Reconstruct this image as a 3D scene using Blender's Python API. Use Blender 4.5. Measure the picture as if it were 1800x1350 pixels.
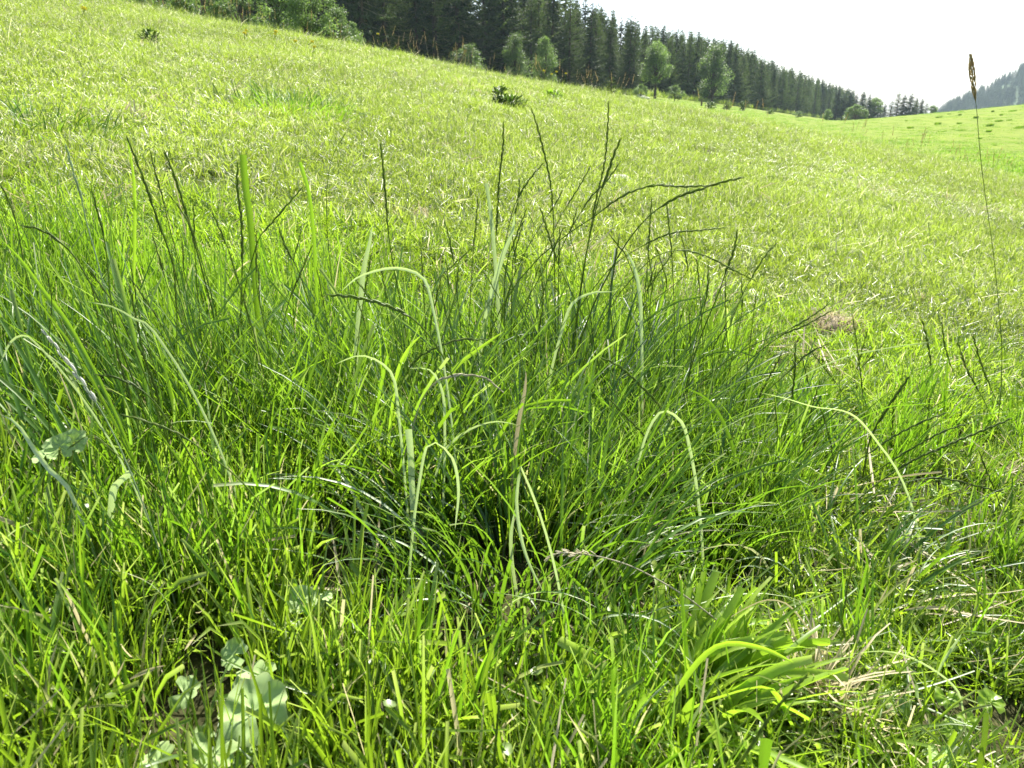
import bpy, math, random
import numpy as np
from mathutils import Vector

random.seed(7)
RNG = np.random.default_rng(7)
for o in list(bpy.data.objects):
    bpy.data.objects.remove(o, do_unlink=True)
SC = bpy.context.scene
COL = SC.collection

# ------------------------------------------------------------------ camera, sky, sun, exposure
PITCH = math.radians(18.9)
CAMZ = 0.70
F = 1413.0                                   # focal length in pixels of the 1800 px wide picture
cam_d = bpy.data.cameras.new('camera')
cam_d.sensor_width = 36.0
cam_d.lens = 36.0 * F / 1800.0
cam_d.clip_start = 0.02
cam_d.clip_end = 9000
cam_d.dof.use_dof = True
cam_d.dof.focus_distance = 1.7
cam_d.dof.aperture_fstop = 16.0
cam = bpy.data.objects.new('camera', cam_d)
cam.location = (0, 0, CAMZ)
cam.rotation_euler = (math.pi / 2 - PITCH, 0, 0)
COL.objects.link(cam)
SC.camera = cam

SUN_EL, SUN_AZ = math.radians(54), math.radians(22)     # azimuth clockwise from +Y (ahead), to the right
world = bpy.data.worlds.new('World')
SC.world = world
world.use_nodes = True
wn = world.node_tree
wn.nodes.clear()
sky = wn.nodes.new('ShaderNodeTexSky')
sky.sky_type = 'NISHITA'
sky.sun_disc = False
sky.sun_elevation = SUN_EL
sky.sun_rotation = SUN_AZ
sky.altitude = 900
sky.air_density = 1.0
sky.dust_density = 4.0
sky.ozone_density = 0.6
bg = wn.nodes.new('ShaderNodeBackground')
bg.inputs['Strength'].default_value = 0.085
wo = wn.nodes.new('ShaderNodeOutputWorld')
wn.links.new(sky.outputs[0], bg.inputs[0])
wn.links.new(bg.outputs[0], wo.inputs[0])

sd = bpy.data.lights.new('sun', 'SUN')
sd.energy = 5.0
sd.angle = math.radians(0.55)
sd.color = (1.0, 0.955, 0.87)
sun = bpy.data.objects.new('sun', sd)
sdir = Vector((math.sin(SUN_AZ) * math.cos(SUN_EL), math.cos(SUN_AZ) * math.cos(SUN_EL), math.sin(SUN_EL)))
sun.rotation_euler = sdir.to_track_quat('Z', 'Y').to_euler()
COL.objects.link(sun)
SC.view_settings.view_transform = 'Standard'
SC.view_settings.look = 'None'
SC.view_settings.exposure = 1.6
SC.view_settings.gamma = 1.0
SC.view_settings.use_curve_mapping = False
SC.cycles.max_bounces = 8
SC.cycles.diffuse_bounces = 2
SC.cycles.glossy_bounces = 2
SC.cycles.transmission_bounces = 3
SC.cycles.volume_bounces = 0
SC.cycles.sample_clamp_indirect = 6.0

# ------------------------------------------------------------------ maths of the place
def sstep(a, b, x):
    t = np.clip((np.asarray(x, float) - a) / (b - a), 0, 1)
    return t * t * (3 - 2 * t)

def bumps(x, y):
    z = 0.010 * np.sin(3.1 * x + 1.2 * np.sin(2.3 * y)) * np.cos(2.7 * y + 0.4)
    z = z + 0.006 * np.sin(7.3 * x + 2.0 * y) * np.sin(6.1 * y - 1.3 * x + 1)
    z = z + 0.03 * np.sin(0.9 * x + 0.7) * np.sin(0.8 * y + 0.3 * x) * sstep(2, 8, np.hypot(x, y))
    z = z + 0.10 * np.sin(0.33 * x + 1.9 + 0.2 * y) * np.sin(0.41 * y + 0.6) * sstep(6, 16, np.hypot(x, y))
    return z

UU = np.array([-1.3, -0.6, -0.4, -0.17, 0.0, 0.1, 0.16, 0.2, 0.28, 0.335, 0.38, 0.45, 0.53, 0.603, 0.8, 1.3])
DD = np.array([20, 35, 60, 100, 150, 200, 300, 450, 700, 1200, 2500])
EE = np.array([
    [-0.02, 0.10, 0.12, 0.12, 0.12, 0.14, 0.19, 0.22, 0.20, 0.14, 0.07],      # u -1.3
    [-0.04, 0.07, 0.09, 0.095, 0.10, 0.12, 0.17, 0.20, 0.18, 0.13, 0.06],     # -0.6
    [-0.05, 0.05, 0.065, 0.07, 0.075, 0.095, 0.14, 0.17, 0.16, 0.11, 0.05],   # -0.4
    [-0.06, 0.01, 0.035, 0.04, 0.045, 0.06, 0.105, 0.13, 0.12, 0.08, 0.03],   # -0.17
    [-0.08, -0.02, 0.005, 0.015, 0.020, 0.028, 0.065, 0.085, 0.08, 0.05, 0.02],  # 0
    [-0.09, -0.035, 0.0, 0.008, 0.013, 0.018, 0.040, 0.055, 0.05, 0.03, 0.01],   # 0.1
    [-0.09, -0.040, -0.004, 0.006, 0.0105, 0.0135, 0.026, 0.035, 0.03, 0.02, 0.0],  # 0.16
    [-0.095, -0.045, -0.011, 0.001, 0.006, 0.008, 0.015, 0.022, 0.015, 0.008, 0.0],  # 0.2
    [-0.10, -0.055, -0.022, -0.009, -0.003, -0.0015, 0.001, 0.008, 0.005, 0.0, -0.004],  # 0.28
    [-0.105, -0.06, -0.033, -0.018, -0.012, -0.0105, -0.0095, -0.004, -0.003, -0.004, -0.006],  # 0.335
    [-0.11, -0.065, -0.042, -0.026, -0.0175, -0.0145, -0.0175, -0.014, -0.010, -0.01, -0.01],  # 0.38
    [-0.115, -0.070, -0.047, -0.026, -0.013, -0.0080, -0.0145, -0.018, -0.015, -0.012, -0.01],  # 0.45
    [-0.12, -0.078, -0.049, -0.023, -0.007, -0.0008, -0.0100, -0.018, -0.02, -0.015, -0.01],  # 0.53
    [-0.13, -0.085, -0.052, -0.020, -0.001, 0.0065, -0.0060, -0.018, -0.02, -0.015, -0.01],  # 0.603
    [-0.15, -0.10, -0.058, -0.018, 0.010, 0.022, 0.005, -0.01, -0.02, -0.015, -0.01],  # 0.8
    [-0.18, -0.12, -0.06, -0.010, 0.03, 0.05, 0.03, 0.01, -0.01, -0.01, -0.01]])  # 1.3
AZT = np.arctan(UU)
# finer, smoothed table
_az = np.linspace(AZT[0], AZT[-1], 181)
_ld = np.linspace(math.log(DD[0]), math.log(DD[-1]), 161)
_t1 = np.array([np.interp(_az, AZT, EE[:, j]) for j in range(len(DD))]).T
_T = np.array([np.interp(_ld, np.log(DD), r) for r in _t1])
def _smooth(T, n, ax):
    for _ in range(n):
        P = np.pad(T, [(1, 1) if a == ax else (0, 0) for a in (0, 1)], mode='edge')
        T = (P[:-2] + 2 * P[1:-1] + P[2:]) / 4 if ax == 0 else (P[:, :-2] + 2 * P[:, 1:-1] + P[:, 2:]) / 4
    return T
_T = _smooth(_smooth(_T, 8, 0), 10, 1)

def height(x, y):
    x = np.asarray(x, float); y = np.asarray(y, float)
    D = np.hypot(x, y)
    az = np.arctan2(x, np.maximum(y, 1e-6))
    az = np.where(y <= 0, np.sign(x) * 1.57, az)
    near = -0.180 * x + 0.081 * y + bumps(x, y)
    over = np.maximum(0, D - 13.5)
    near = near - 0.0105 * over ** 2 / (1 + 0.02 * over)
    a = np.clip(az, _az[0], _az[-1])
    ia = (a - _az[0]) / (_az[1] - _az[0]); ja = np.clip(ia.astype(int), 0, len(_az) - 2); fa = ia - ja
    l = np.clip(np.log(np.maximum(D, 1)), _ld[0], _ld[-1])
    il = (l - _ld[0]) / (_ld[1] - _ld[0]); jl = np.clip(il.astype(int), 0, len(_ld) - 2); fl = il - jl
    e = (_T[ja, jl] * (1 - fa) + _T[ja + 1, jl] * fa) * (1 - fl) + (_T[ja, jl + 1] * (1 - fa) + _T[ja + 1, jl + 1] * fa) * fl
    far = CAMZ + e * D * np.cos(a) - 3.0 * sstep(24, 12, D)
    k = 0.25 + 0.004 * D
    m = np.maximum(near, far)
    return m + k * np.log(np.exp((near - m) / k) + np.exp((far - m) / k)) * sstep(16, 22, D) if False else \
        np.where(D < 14, near, m + k * np.log(np.exp((near - m) / k) + np.exp((far - m) / k)) * sstep(14, 22, D))

cp, sp = math.cos(PITCH), math.sin(PITCH)
def ray(px, py):
    a = (px - 900) / F; b = (675 - py) / F
    return np.array([a, cp + b * sp, -sp + b * cp])

def at_y(px, py, Y):
    """point seen at (px, py) that stands Y metres ahead"""
    d = ray(px, py); t = Y / d[1]
    return np.array([0, 0, CAMZ]) + d * t

def on_ground(px, py, tmin=0.3, tmax=400):
    d = ray(px, py)
    t = tmin * (tmax / tmin) ** np.linspace(0, 1, 4000)
    P = d[None] * t[:, None]
    g = height(P[:, 0], P[:, 1])
    k = np.nonzero(P[:, 2] + CAMZ <= g)[0]
    i = k[0] if len(k) else len(t) - 1
    return np.array([P[i, 0], P[i, 1], float(g[i])])

def hgt(x, y):
    return float(height(np.array([x]), np.array([y]))[0])

# ------------------------------------------------------------------ object helpers
def tag(o, label=None, cat=None, group=None, kind=None):
    if label: o['label'] = label
    if cat: o['category'] = cat
    if group: o['group'] = group
    if kind: o['kind'] = kind
    return o

def empty(name, loc, label, cat, group=None):
    o = bpy.data.objects.new(name, None)
    o.empty_display_size = 0.05
    o.location = loc
    COL.objects.link(o)
    return tag(o, label, cat, group)

def mesh_of(name, V, faces, mat, tint=None, smooth=True, quads=True):
    V = np.ascontiguousarray(V, dtype=np.float32)
    me = bpy.data.meshes.new(name)
    faces = np.asarray(faces, dtype=np.int32)
    n = faces.shape[1]
    me.vertices.add(len(V)); me.vertices.foreach_set('co', V.ravel())
    me.loops.add(faces.size); me.loops.foreach_set('vertex_index', faces.ravel())
    me.polygons.add(len(faces))
    me.polygons.foreach_set('loop_start', np.arange(0, faces.size, n, dtype=np.int32))
    me.polygons.foreach_set('loop_total', np.full(len(faces), n, dtype=np.int32))
    me.polygons.foreach_set('use_smooth', np.full(len(faces), smooth))
    if tint is not None:
        at = me.color_attributes.new('tint', 'FLOAT_COLOR', 'POINT')
        c = np.ones((len(V), 4), dtype=np.float32); c[:, :3] = tint
        at.data.foreach_set('color', c.ravel())
    me.materials.append(mat)
    me.update(calc_edges=True)
    me.validate()
    return me

def link(name, me, parent=None, loc=None):
    o = bpy.data.objects.new(name, me)
    if loc is not None: o.location = loc
    if parent is not None: o.parent = parent
    COL.objects.link(o)
    return o

class Mb:
    """gathers quad/tri geometry (all faces as quads or all as tris)"""
    def __init__(self): self.V = []; self.Q = []; self.T = []; self.n = 0
    def add(self, V, Q, T=None):
        V = np.asarray(V, float); self.V.append(V); self.Q.append(np.asarray(Q, int) + self.n)
        self.T.append(np.zeros((len(V), 3)) if T is None else np.broadcast_to(np.asarray(T, float), (len(V), 3)))
        self.n += len(V)
    def mesh(self, name, mat, smooth=True, origin=None):
        V = np.concatenate(self.V)
        if origin is not None: V = V - np.asarray(origin)
        return mesh_of(name, V, np.concatenate(self.Q), mat, np.concatenate(self.T), smooth)

# ------------------------------------------------------------------ materials
def nt(name):
    m = bpy.data.materials.new(name); m.use_nodes = True
    t = m.node_tree; t.nodes.clear()
    return m, t, t.nodes, t.links

def leafy(name, ca, cb, dry=(0.46, 0.40, 0.24), trans=0.45, tcol=(0.26, 0.42, 0.03), rough=0.38, spec=0.5,
          patch=1.3, patch_amt=0.5, tip=0.15, cc=None):
    """leaf material: colours ca..cb vary by leaf and by place, attribute tint = (random, dryness, along)"""
    m, t, N, L = nt(name)
    at = N.new('ShaderNodeAttribute'); at.attribute_name = 'tint'
    sep = N.new('ShaderNodeSeparateColor'); L.new(at.outputs['Color'], sep.inputs[0])
    geo = N.new('ShaderNodeNewGeometry')
    nz = N.new('ShaderNodeTexNoise'); nz.inputs['Scale'].default_value = patch; nz.inputs['Detail'].default_value = 3
    L.new(geo.outputs['Position'], nz.inputs['Vector'])
    mr = N.new('ShaderNodeMapRange'); mr.inputs[1].default_value = 0.32; mr.inputs[2].default_value = 0.68
    mr.inputs[3].default_value = -patch_amt; mr.inputs[4].default_value = patch_amt
    L.new(nz.outputs['Fac'], mr.inputs[0])
    ad = N.new('ShaderNodeMath'); ad.operation = 'ADD'; ad.use_clamp = True
    L.new(sep.outputs[0], ad.inputs[0]); L.new(mr.outputs[0], ad.inputs[1])
    oi = N.new('ShaderNodeObjectInfo')
    ad2 = N.new('ShaderNodeMath'); ad2.operation = 'MULTIPLY_ADD'; ad2.use_clamp = True
    ad2.inputs[1].default_value = 0.5
    sb = N.new('ShaderNodeMath'); sb.operation = 'SUBTRACT'; sb.inputs[1].default_value = 0.5
    L.new(oi.outputs['Random'], sb.inputs[0])
    L.new(sb.outputs[0], ad2.inputs[0]); L.new(ad.outputs[0], ad2.inputs[2])
    mx = N.new('ShaderNodeMix'); mx.data_type = 'RGBA'
    mx.inputs[6].default_value = (*ca, 1); mx.inputs[7].default_value = (*cb, 1)
    L.new(ad2.outputs[0], mx.inputs[0])
    md = N.new('ShaderNodeMix'); md.data_type = 'RGBA'; md.inputs[7].default_value = (*dry, 1)
    L.new(sep.outputs[1], md.inputs[0]); L.new(mx.outputs[2], md.inputs[6])
    mt = N.new('ShaderNodeMix'); mt.data_type = 'RGBA'
    mt.inputs[6].default_value = (*tcol, 1); mt.inputs[7].default_value = (dry[0] * 1.1, dry[1] * 1.1, dry[2], 1)
    L.new(sep.outputs[1], mt.inputs[0])
    # fine veins along the blade via stretched noise
    mv = N.new('ShaderNodeMix'); mv.data_type = 'RGBA'; mv.blend_type = 'MULTIPLY'; mv.inputs[0].default_value = 0.5
    n2 = N.new('ShaderNodeTexNoise'); n2.inputs['Scale'].default_value = 60; n2.inputs['Detail'].default_value = 2
    L.new(geo.outputs['Position'], n2.inputs['Vector'])
    L.new(md.outputs[2], mv.inputs[6])
    r2 = N.new('ShaderNodeMapRange'); r2.inputs[1].default_value = 0.3; r2.inputs[2].default_value = 0.7
    r2.inputs[3].default_value = 0.6; r2.inputs[4].default_value = 1.25
    L.new(n2.outputs['Fac'], r2.inputs[0]); L.new(r2.outputs[0], mv.inputs[7])
    pb = N.new('ShaderNodeBsdfPrincipled')
    pb.inputs['Roughness'].default_value = rough
    pb.inputs['Specular IOR Level'].default_value = spec
    L.new(mv.outputs[2], pb.inputs['Base Color'])
    tr = N.new('ShaderNodeBsdfTranslucent')
    ml = N.new('ShaderNodeMix'); ml.data_type = 'RGBA'; ml.blend_type = 'MULTIPLY'; ml.inputs[0].default_value = 0.6
    hs = N.new('ShaderNodeHueSaturation')
    hs.inputs['Value'].default_value = 1.0
    mrh = N.new('ShaderNodeMapRange'); mrh.inputs[3].default_value = 0.62; mrh.inputs[4].default_value = 1.2
    L.new(ad2.outputs[0], mrh.inputs[0]); L.new(mrh.outputs[0], hs.inputs['Value'])
    L.new(mt.outputs[2], hs.inputs['Color'])
    L.new(hs.outputs[0], tr.inputs['Color'])
    ms = N.new('ShaderNodeMixShader'); ms.inputs[0].default_value = trans
    L.new(pb.outputs[0], ms.inputs[1]); L.new(tr.outputs[0], ms.inputs[2])
    out = N.new('ShaderNodeOutputMaterial'); L.new(ms.outputs[0], out.inputs[0])
    return m

def plain(name, col, rough=0.8, var=0.3, scale=20, spec=0.3, bump=0.0):
    m, t, N, L = nt(name)
    geo = N.new('ShaderNodeTexCoord')
    nz = N.new('ShaderNodeTexNoise'); nz.inputs['Scale'].default_value = scale; nz.inputs['Detail'].default_value = 4
    L.new(geo.outputs['Object'], nz.inputs['Vector'])
    mr = N.new('ShaderNodeMapRange'); mr.inputs[1].default_value = 0.3; mr.inputs[2].default_value = 0.7
    mr.inputs[3].default_value = 1 - var; mr.inputs[4].default_value = 1 + var
    L.new(nz.outputs['Fac'], mr.inputs[0])
    vm = N.new('ShaderNodeVectorMath'); vm.operation = 'SCALE'; vm.inputs[0].default_value = col
    L.new(mr.outputs[0], vm.inputs['Scale'])
    pb = N.new('ShaderNodeBsdfPrincipled'); pb.inputs['Roughness'].default_value = rough
    pb.inputs['Specular IOR Level'].default_value = spec
    L.new(vm.outputs[0], pb.inputs['Base Color'])
    if bump:
        bp = N.new('ShaderNodeBump'); bp.inputs['Strength'].default_value = bump; bp.inputs['Distance'].default_value = 0.01
        L.new(nz.outputs['Fac'], bp.inputs['Height']); L.new(bp.outputs[0], pb.inputs['Normal'])
    out = N.new('ShaderNodeOutputMaterial'); L.new(pb.outputs[0], out.inputs[0])
    return m

M = {}
M['short'] = leafy('short_grass', (0.065, 0.14, 0.012), (0.165, 0.245, 0.028), trans=0.5, tcol=(0.30, 0.48, 0.02), rough=0.38, spec=0.7, dry=(0.50,0.43,0.27))
M['lush'] = leafy('lush_grass', (0.030, 0.110, 0.006), (0.11, 0.22, 0.014), trans=0.49, tcol=(0.24, 0.43, 0.018), rough=0.42, spec=0.65)
M['tussock'] = leafy('tussock_grass', (0.022, 0.085, 0.006), (0.09, 0.19, 0.014), trans=0.46, tcol=(0.19, 0.37, 0.016), rough=0.40, spec=0.7)
M['medium'] = leafy('upright_grass', (0.032, 0.120, 0.006), (0.11, 0.235, 0.014), trans=0.5, tcol=(0.22, 0.43, 0.016), rough=0.40, spec=0.6)
M['pale'] = leafy('pale_glint_blade', (0.34, 0.45, 0.25), (0.52, 0.60, 0.40), trans=0.38, tcol=(0.40, 0.52, 0.16), rough=0.44, spec=.8)  # white sun glare on the arched blades is put into this base colour
M['bleached'] = leafy('bleached_husk', (0.66, 0.66, 0.58), (0.80, 0.79, 0.72), trans=0.35, tcol=(0.6, 0.6, 0.5), rough=0.5, spec=.6)
M['broad'] = leafy('broad_blade', (0.14, 0.26, 0.015), (0.24, 0.37, 0.025), trans=0.48, tcol=(0.34, 0.56, 0.03), rough=0.36)
M['round'] = leafy('round_leaf', (0.30, 0.43, 0.15), (0.36, 0.49, 0.19), trans=0.3, tcol=(0.3, 0.48, 0.08), rough=0.6, spec=0.3)
M['stem'] = leafy('stem_green', (0.085, 0.14, 0.022), (0.16, 0.23, 0.04), trans=0.45, tcol=(0.26, 0.36, 0.03), rough=0.45, spec=0.4)
M['far_blades'] = leafy('meadow_blades', (0.100, 0.168, 0.017), (0.180, 0.250, 0.034), trans=0.48, tcol=(0.345, 0.48, 0.036), rough=0.36, spec=1.0, patch=0.6, patch_amt=0.40, dry=(0.62,0.58,0.42))
M['straw'] = leafy('straw', (0.42, 0.38, 0.24), (0.58, 0.54, 0.38), trans=0.25, tcol=(0.5, 0.4, 0.2), rough=0.6, spec=0.3)
M['weed'] = leafy('weed_leaf', (0.025, 0.06, 0.012), (0.06, 0.11, 0.02), trans=0.25, tcol=(0.1, 0.2, 0.02), rough=0.5, patch=3)
M['spruce'] = leafy('spruce_needles', (0.022, 0.050, 0.012), (0.060, 0.100, 0.022), trans=0.22, tcol=(0.09, 0.14, 0.02), rough=0.6, spec=0.25, patch=0.12)
M['larch'] = leafy('larch_needles', (0.055, 0.095, 0.022), (0.105, 0.150, 0.035), trans=0.28, tcol=(0.12, 0.19, 0.03), rough=0.6, spec=0.25, patch=0.12)
M['broadleaf'] = leafy('broadleaf_foliage', (0.07, 0.125, 0.035), (0.15, 0.22, 0.07), trans=0.38, tcol=(0.20, 0.32, 0.06), rough=0.5, spec=0.35, patch=0.2)
M['bark'] = plain('bark', (0.07, 0.055, 0.04), 0.9, 0.4, 6)
M['stone'] = plain('pale_stone', (0.42, 0.42, 0.35), 0.85, 0.25, 30, bump=0.5)
M['dung'] = plain('dry_thatch', (0.24, 0.20, 0.13), 0.9, 0.4, 60, bump=0.6)
M['yellow'] = plain('yellow_petal', (0.85, 0.74, 0.05), 0.5, 0.1, 10)
M['post'] = plain('weathered_wood', (0.14, 0.11, 0.085), 0.9, 0.3, 10)
M['head'] = leafy('seed_head', (0.60, 0.47, 0.24), (0.75, 0.64, 0.40), trans=0.65, tcol=(0.85, 0.70, 0.38), rough=0.6, spec=0.2)

def ground_material():
    m, t, N, L = nt('meadow_ground')
    geo = N.new('ShaderNodeNewGeometry')
    at = N.new('ShaderNodeAttribute'); at.attribute_name = 'tint'
    sep = N.new('ShaderNodeSeparateColor'); L.new(at.outputs['Color'], sep.inputs[0])
    def noise(s, d=4, rough=0.6):
        n = N.new('ShaderNodeTexNoise'); n.inputs['Scale'].default_value = s; n.inputs['Detail'].default_value = d
        n.inputs['Roughness'].default_value = rough
        L.new(geo.outputs['Position'], n.inputs['Vector']); return n
    def ramp(src, a, b, ca, cb):
        r = N.new('ShaderNodeValToRGB'); r.color_ramp.elements[0].position = a; r.color_ramp.elements[1].position = b
        r.color_ramp.elements[0].color = (*ca, 1); r.color_ramp.elements[1].color = (*cb, 1)
        L.new(src, r.inputs[0]); return r
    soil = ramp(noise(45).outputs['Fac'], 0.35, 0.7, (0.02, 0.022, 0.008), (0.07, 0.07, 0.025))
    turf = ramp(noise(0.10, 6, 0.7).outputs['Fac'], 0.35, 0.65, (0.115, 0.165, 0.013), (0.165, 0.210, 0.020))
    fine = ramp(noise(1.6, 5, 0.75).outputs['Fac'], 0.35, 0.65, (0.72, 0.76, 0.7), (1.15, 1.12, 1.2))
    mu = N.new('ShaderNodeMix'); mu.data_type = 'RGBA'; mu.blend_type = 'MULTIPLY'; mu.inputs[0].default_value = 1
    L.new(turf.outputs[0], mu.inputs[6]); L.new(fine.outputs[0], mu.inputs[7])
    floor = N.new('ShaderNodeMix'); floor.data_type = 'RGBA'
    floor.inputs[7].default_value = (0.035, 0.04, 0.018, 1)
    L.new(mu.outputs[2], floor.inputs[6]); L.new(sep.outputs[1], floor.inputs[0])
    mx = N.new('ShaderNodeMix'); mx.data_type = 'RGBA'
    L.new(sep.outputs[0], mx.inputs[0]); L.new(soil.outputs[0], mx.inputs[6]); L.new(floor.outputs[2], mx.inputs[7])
    pb = N.new('ShaderNodeBsdfPrincipled'); pb.inputs['Roughness'].default_value = 0.9
    pb.inputs['Specular IOR Level'].default_value = 0.1
    L.new(mx.outputs[2], pb.inputs['Base Color'])
    bp = N.new('ShaderNodeBump'); bp.inputs['Strength'].default_value = 0.5; bp.inputs['Distance'].default_value = 0.15
    L.new(noise(2.5, 6, 0.8).outputs['Fac'], bp.inputs['Height']); L.new(bp.outputs[0], pb.inputs['Normal'])
    out = N.new('ShaderNodeOutputMaterial'); L.new(pb.outputs[0], out.inputs[0])
    return m
M['ground'] = ground_material()

# ------------------------------------------------------------------ ground: one sheet out past the horizon
def build_ground():
    na = 420
    rr = np.concatenate([[0.0], np.linspace(0.15, 4, 60), 4 * (30 / 4) ** np.linspace(0, 1, 90)[1:],
                         30 * (2600 / 30) ** np.linspace(0, 1, 130)[1:], [4500.0]])
    # finer ahead than behind
    s = np.linspace(-1, 1, na, endpoint=False)
    az = math.pi * (0.35 * s + 0.65 * s ** 3)
    R, A = np.meshgrid(rr[1:], az, indexing='ij')
    X, Y = R * np.sin(A), R * np.cos(A)
    Z = height(X, Y)
    Z = np.where(R > 2600, Z - 60, Z)
    V = np.concatenate([[[0, 0, hgt(0, 0.01)]], np.stack([X, Y, Z], -1).reshape(-1, 3)])
    nr = len(rr) - 1
    i = np.arange(nr - 1)[:, None]; j = np.arange(na)[None]
    a = 1 + i * na + j; b = 1 + i * na + (j + 1) % na; c = 1 + (i + 1) * na + (j + 1) % na; d = 1 + (i + 1) * na + j
    Q = np.stack([a, b, c, d], -1).reshape(-1, 4)[:, ::-1]
    k = np.arange(na)
    Q0 = np.stack([np.zeros(na, int), 1 + (k + 1) % na, 1 + k, np.zeros(na, int)], -1)
    D = np.hypot(V[:, 0], V[:, 1])
    tint = np.zeros((len(V), 3))
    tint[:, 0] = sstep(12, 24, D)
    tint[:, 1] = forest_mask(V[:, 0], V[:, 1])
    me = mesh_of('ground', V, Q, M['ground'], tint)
    return tag(link('ground', me), 'sunlit green meadow hillside rising to the left', kind='structure')

# forest edge in plan: straight line running away to the right, bending round to the left
EDGE_U = np.array([-1.2, -0.75, -0.45, -0.2, 0.0, 0.08, 0.15, 0.20, 0.26, 0.32, 0.37, 0.41, 0.44])
EDGE_Y = np.array([100, 110, 120, 135, 160, 178, 200, 225, 262, 330, 420, 540, 700.])
def edge_y(u): return np.interp(u, EDGE_U, EDGE_Y)
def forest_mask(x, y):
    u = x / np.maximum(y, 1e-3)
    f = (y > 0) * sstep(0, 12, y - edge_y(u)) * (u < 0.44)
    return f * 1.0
build_ground()

# ------------------------------------------------------------------ grass blades
def blades(base, L, w, az, phi0, bend, nseg=5, cut=None, twist=None, rnd=None, dry=None, fold=0.25, rng=RNG):
    """vectorised grass blades: V-folded strips, three vertices across. Returns V, Q, T"""
    n = len(base); t = np.linspace(0, 1, nseg + 1)
    z = lambda v: np.broadcast_to(np.asarray(v, float), (n,))
    L, w, az, phi0, bend = map(z, (L, w, az, phi0, bend))
    cut = z(0 if cut is None else cut); twist = z(0 if twist is None else twist)
    rnd = rng.random(n) if rnd is None else z(rnd); dry = z(0 if dry is None else dry)
    phi = phi0[:, None] + bend[:, None] * t[None] ** 1.4
    ds = (L / nseg)[:, None]
    pm = (phi[:, 1:] + phi[:, :-1]) / 2
    h = np.concatenate([np.zeros((n, 1)), np.cumsum(np.sin(pm) * ds, 1)], 1)
    v = np.concatenate([np.zeros((n, 1)), np.cumsum(np.cos(pm) * ds, 1)], 1)
    ca, sa = np.cos(az)[:, None], np.sin(az)[:, None]
    P = np.stack([base[:, 0:1] + h * ca, base[:, 1:2] + h * sa, base[:, 2:3] + v], -1)
    Tn = np.stack([np.sin(phi) * ca, np.sin(phi) * sa, np.cos(phi)], -1)
    Nn = np.stack([np.cos(phi) * ca, np.cos(phi) * sa, -np.sin(phi)], -1)
    B = np.cross(Tn, Nn)
    tw = (twist[:, None] * t[None])[..., None]
    S = B * np.cos(tw) + Nn * np.sin(tw); U = Nn * np.cos(tw) - B * np.sin(tw)
    prof = np.minimum(1, 0.55 + 1.8 * t)[None] * (1 - t[None] ** 2.6 * (1 - cut[:, None]))
    prof = np.maximum(prof, 0.04)
    hw = (w[:, None] * 0.5 * prof)[..., None]
    V = np.stack([P - S * hw, P + U * hw * fold * 2, P + S * hw], 2)          # n, nseg+1, 3, 3
    idx = np.arange(n * (nseg + 1) * 3).reshape(n, nseg + 1, 3)
    Q = []
    for k in (0, 1):
        Q.append(np.stack([idx[:, :-1, k], idx[:, :-1, k + 1], idx[:, 1:, k + 1], idx[:, 1:, k]], -1).reshape(-1, 4))
    T = np.zeros((n, nseg + 1, 3, 3))
    T[..., 0] = rnd[:, None, None]
    T[..., 1] = np.clip(dry[:, None, None] + (t ** 6)[None, :, None] * 0.35 * (rnd[:, None, None] > 0.6), 0, 1)
    T[..., 2] = t[None, :, None]
    return V.reshape(-1, 3), np.concatenate(Q), T.reshape(-1, 3)

def clump(seed, n, rad, Lr, w, lean, bend, mat, dry=0.05, nseg=4, cut=0.35, flat=0.1, pw=1.0, round_leaves=0):
    r = np.random.default_rng(seed)
    a = r.random(n) * 2 * math.pi; d = rad * np.sqrt(r.random(n))
    base = np.stack([d * np.cos(a), d * np.sin(a), np.full(n, -0.006)], -1)
    L = Lr[0] + (Lr[1] - Lr[0]) * r.random(n) ** pw
    az = r.random(n) * 2 * math.pi
    ph = np.abs(r.normal(0, lean, n)); bd = np.abs(r.normal(bend, bend * 0.6, n))
    fl = r.random(n) < flat
    ph[fl] = r.uniform(0.9, 1.5, fl.sum()); base[fl, 2] = r.uniform(0.004, 0.03, fl.sum())
    bd[fl] = r.uniform(-0.3, 0.4, fl.sum())
    dr = np.where(r.random(n) < dry, r.uniform(0.5, 1, n), 0); dr[fl] = np.where(r.random(fl.sum()) < 0.22, 0.9, dr[fl])
    ww = w * r.uniform(0.55, 1.3, n)
    V, Q, T = blades(base, L, ww, az, ph, bd, nseg, cut=np.where(r.random(n) < cut, r.uniform(0.5, 0.9, n), 0),
                     twist=r.normal(0, 0.9, n), dry=dr, rng=r)
    mb = Mb(); mb.add(V, Q, T)
    for _ in range(round_leaves):
        V, Q, T = little_leaf(r, rad); mb.add(V, Q, T)
    me = mb.mesh('grass_clump', mat)
    return bpy.data.objects.new('grass_clump', me)     # not linked to the scene: instanced only

def little_leaf(r, rad):
    """a small rounded clover-like leaflet lying near the ground, as quads"""
    c = np.array([r.uniform(-rad, rad), r.uniform(-rad, rad), r.uniform(0.01, 0.05)])
    R = r.uniform(0.004, 0.009); k = 6
    a = np.linspace(0, 2 * math.pi, k, endpoint=False)
    n = Vector((r.normal(0, .35), r.normal(0, .35), 1)).normalized()
    u = np.array(n.orthogonal().normalized()); w = np.cross(np.array(n), u)
    rim = c + R * (np.cos(a)[:, None] * u + np.sin(a)[:, None] * w * 0.85) + np.array(n) * R * 0.25
    V = np.concatenate([[c], rim])
    Q = [[0, 1 + i, 1 + (i + 1) % k, 1 + (i + 2) % k] for i in range(0, k, 2)]
    return V, Q, np.broadcast_to([r.uniform(0.5, 1), 0, 0.5], (len(V), 3))

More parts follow.
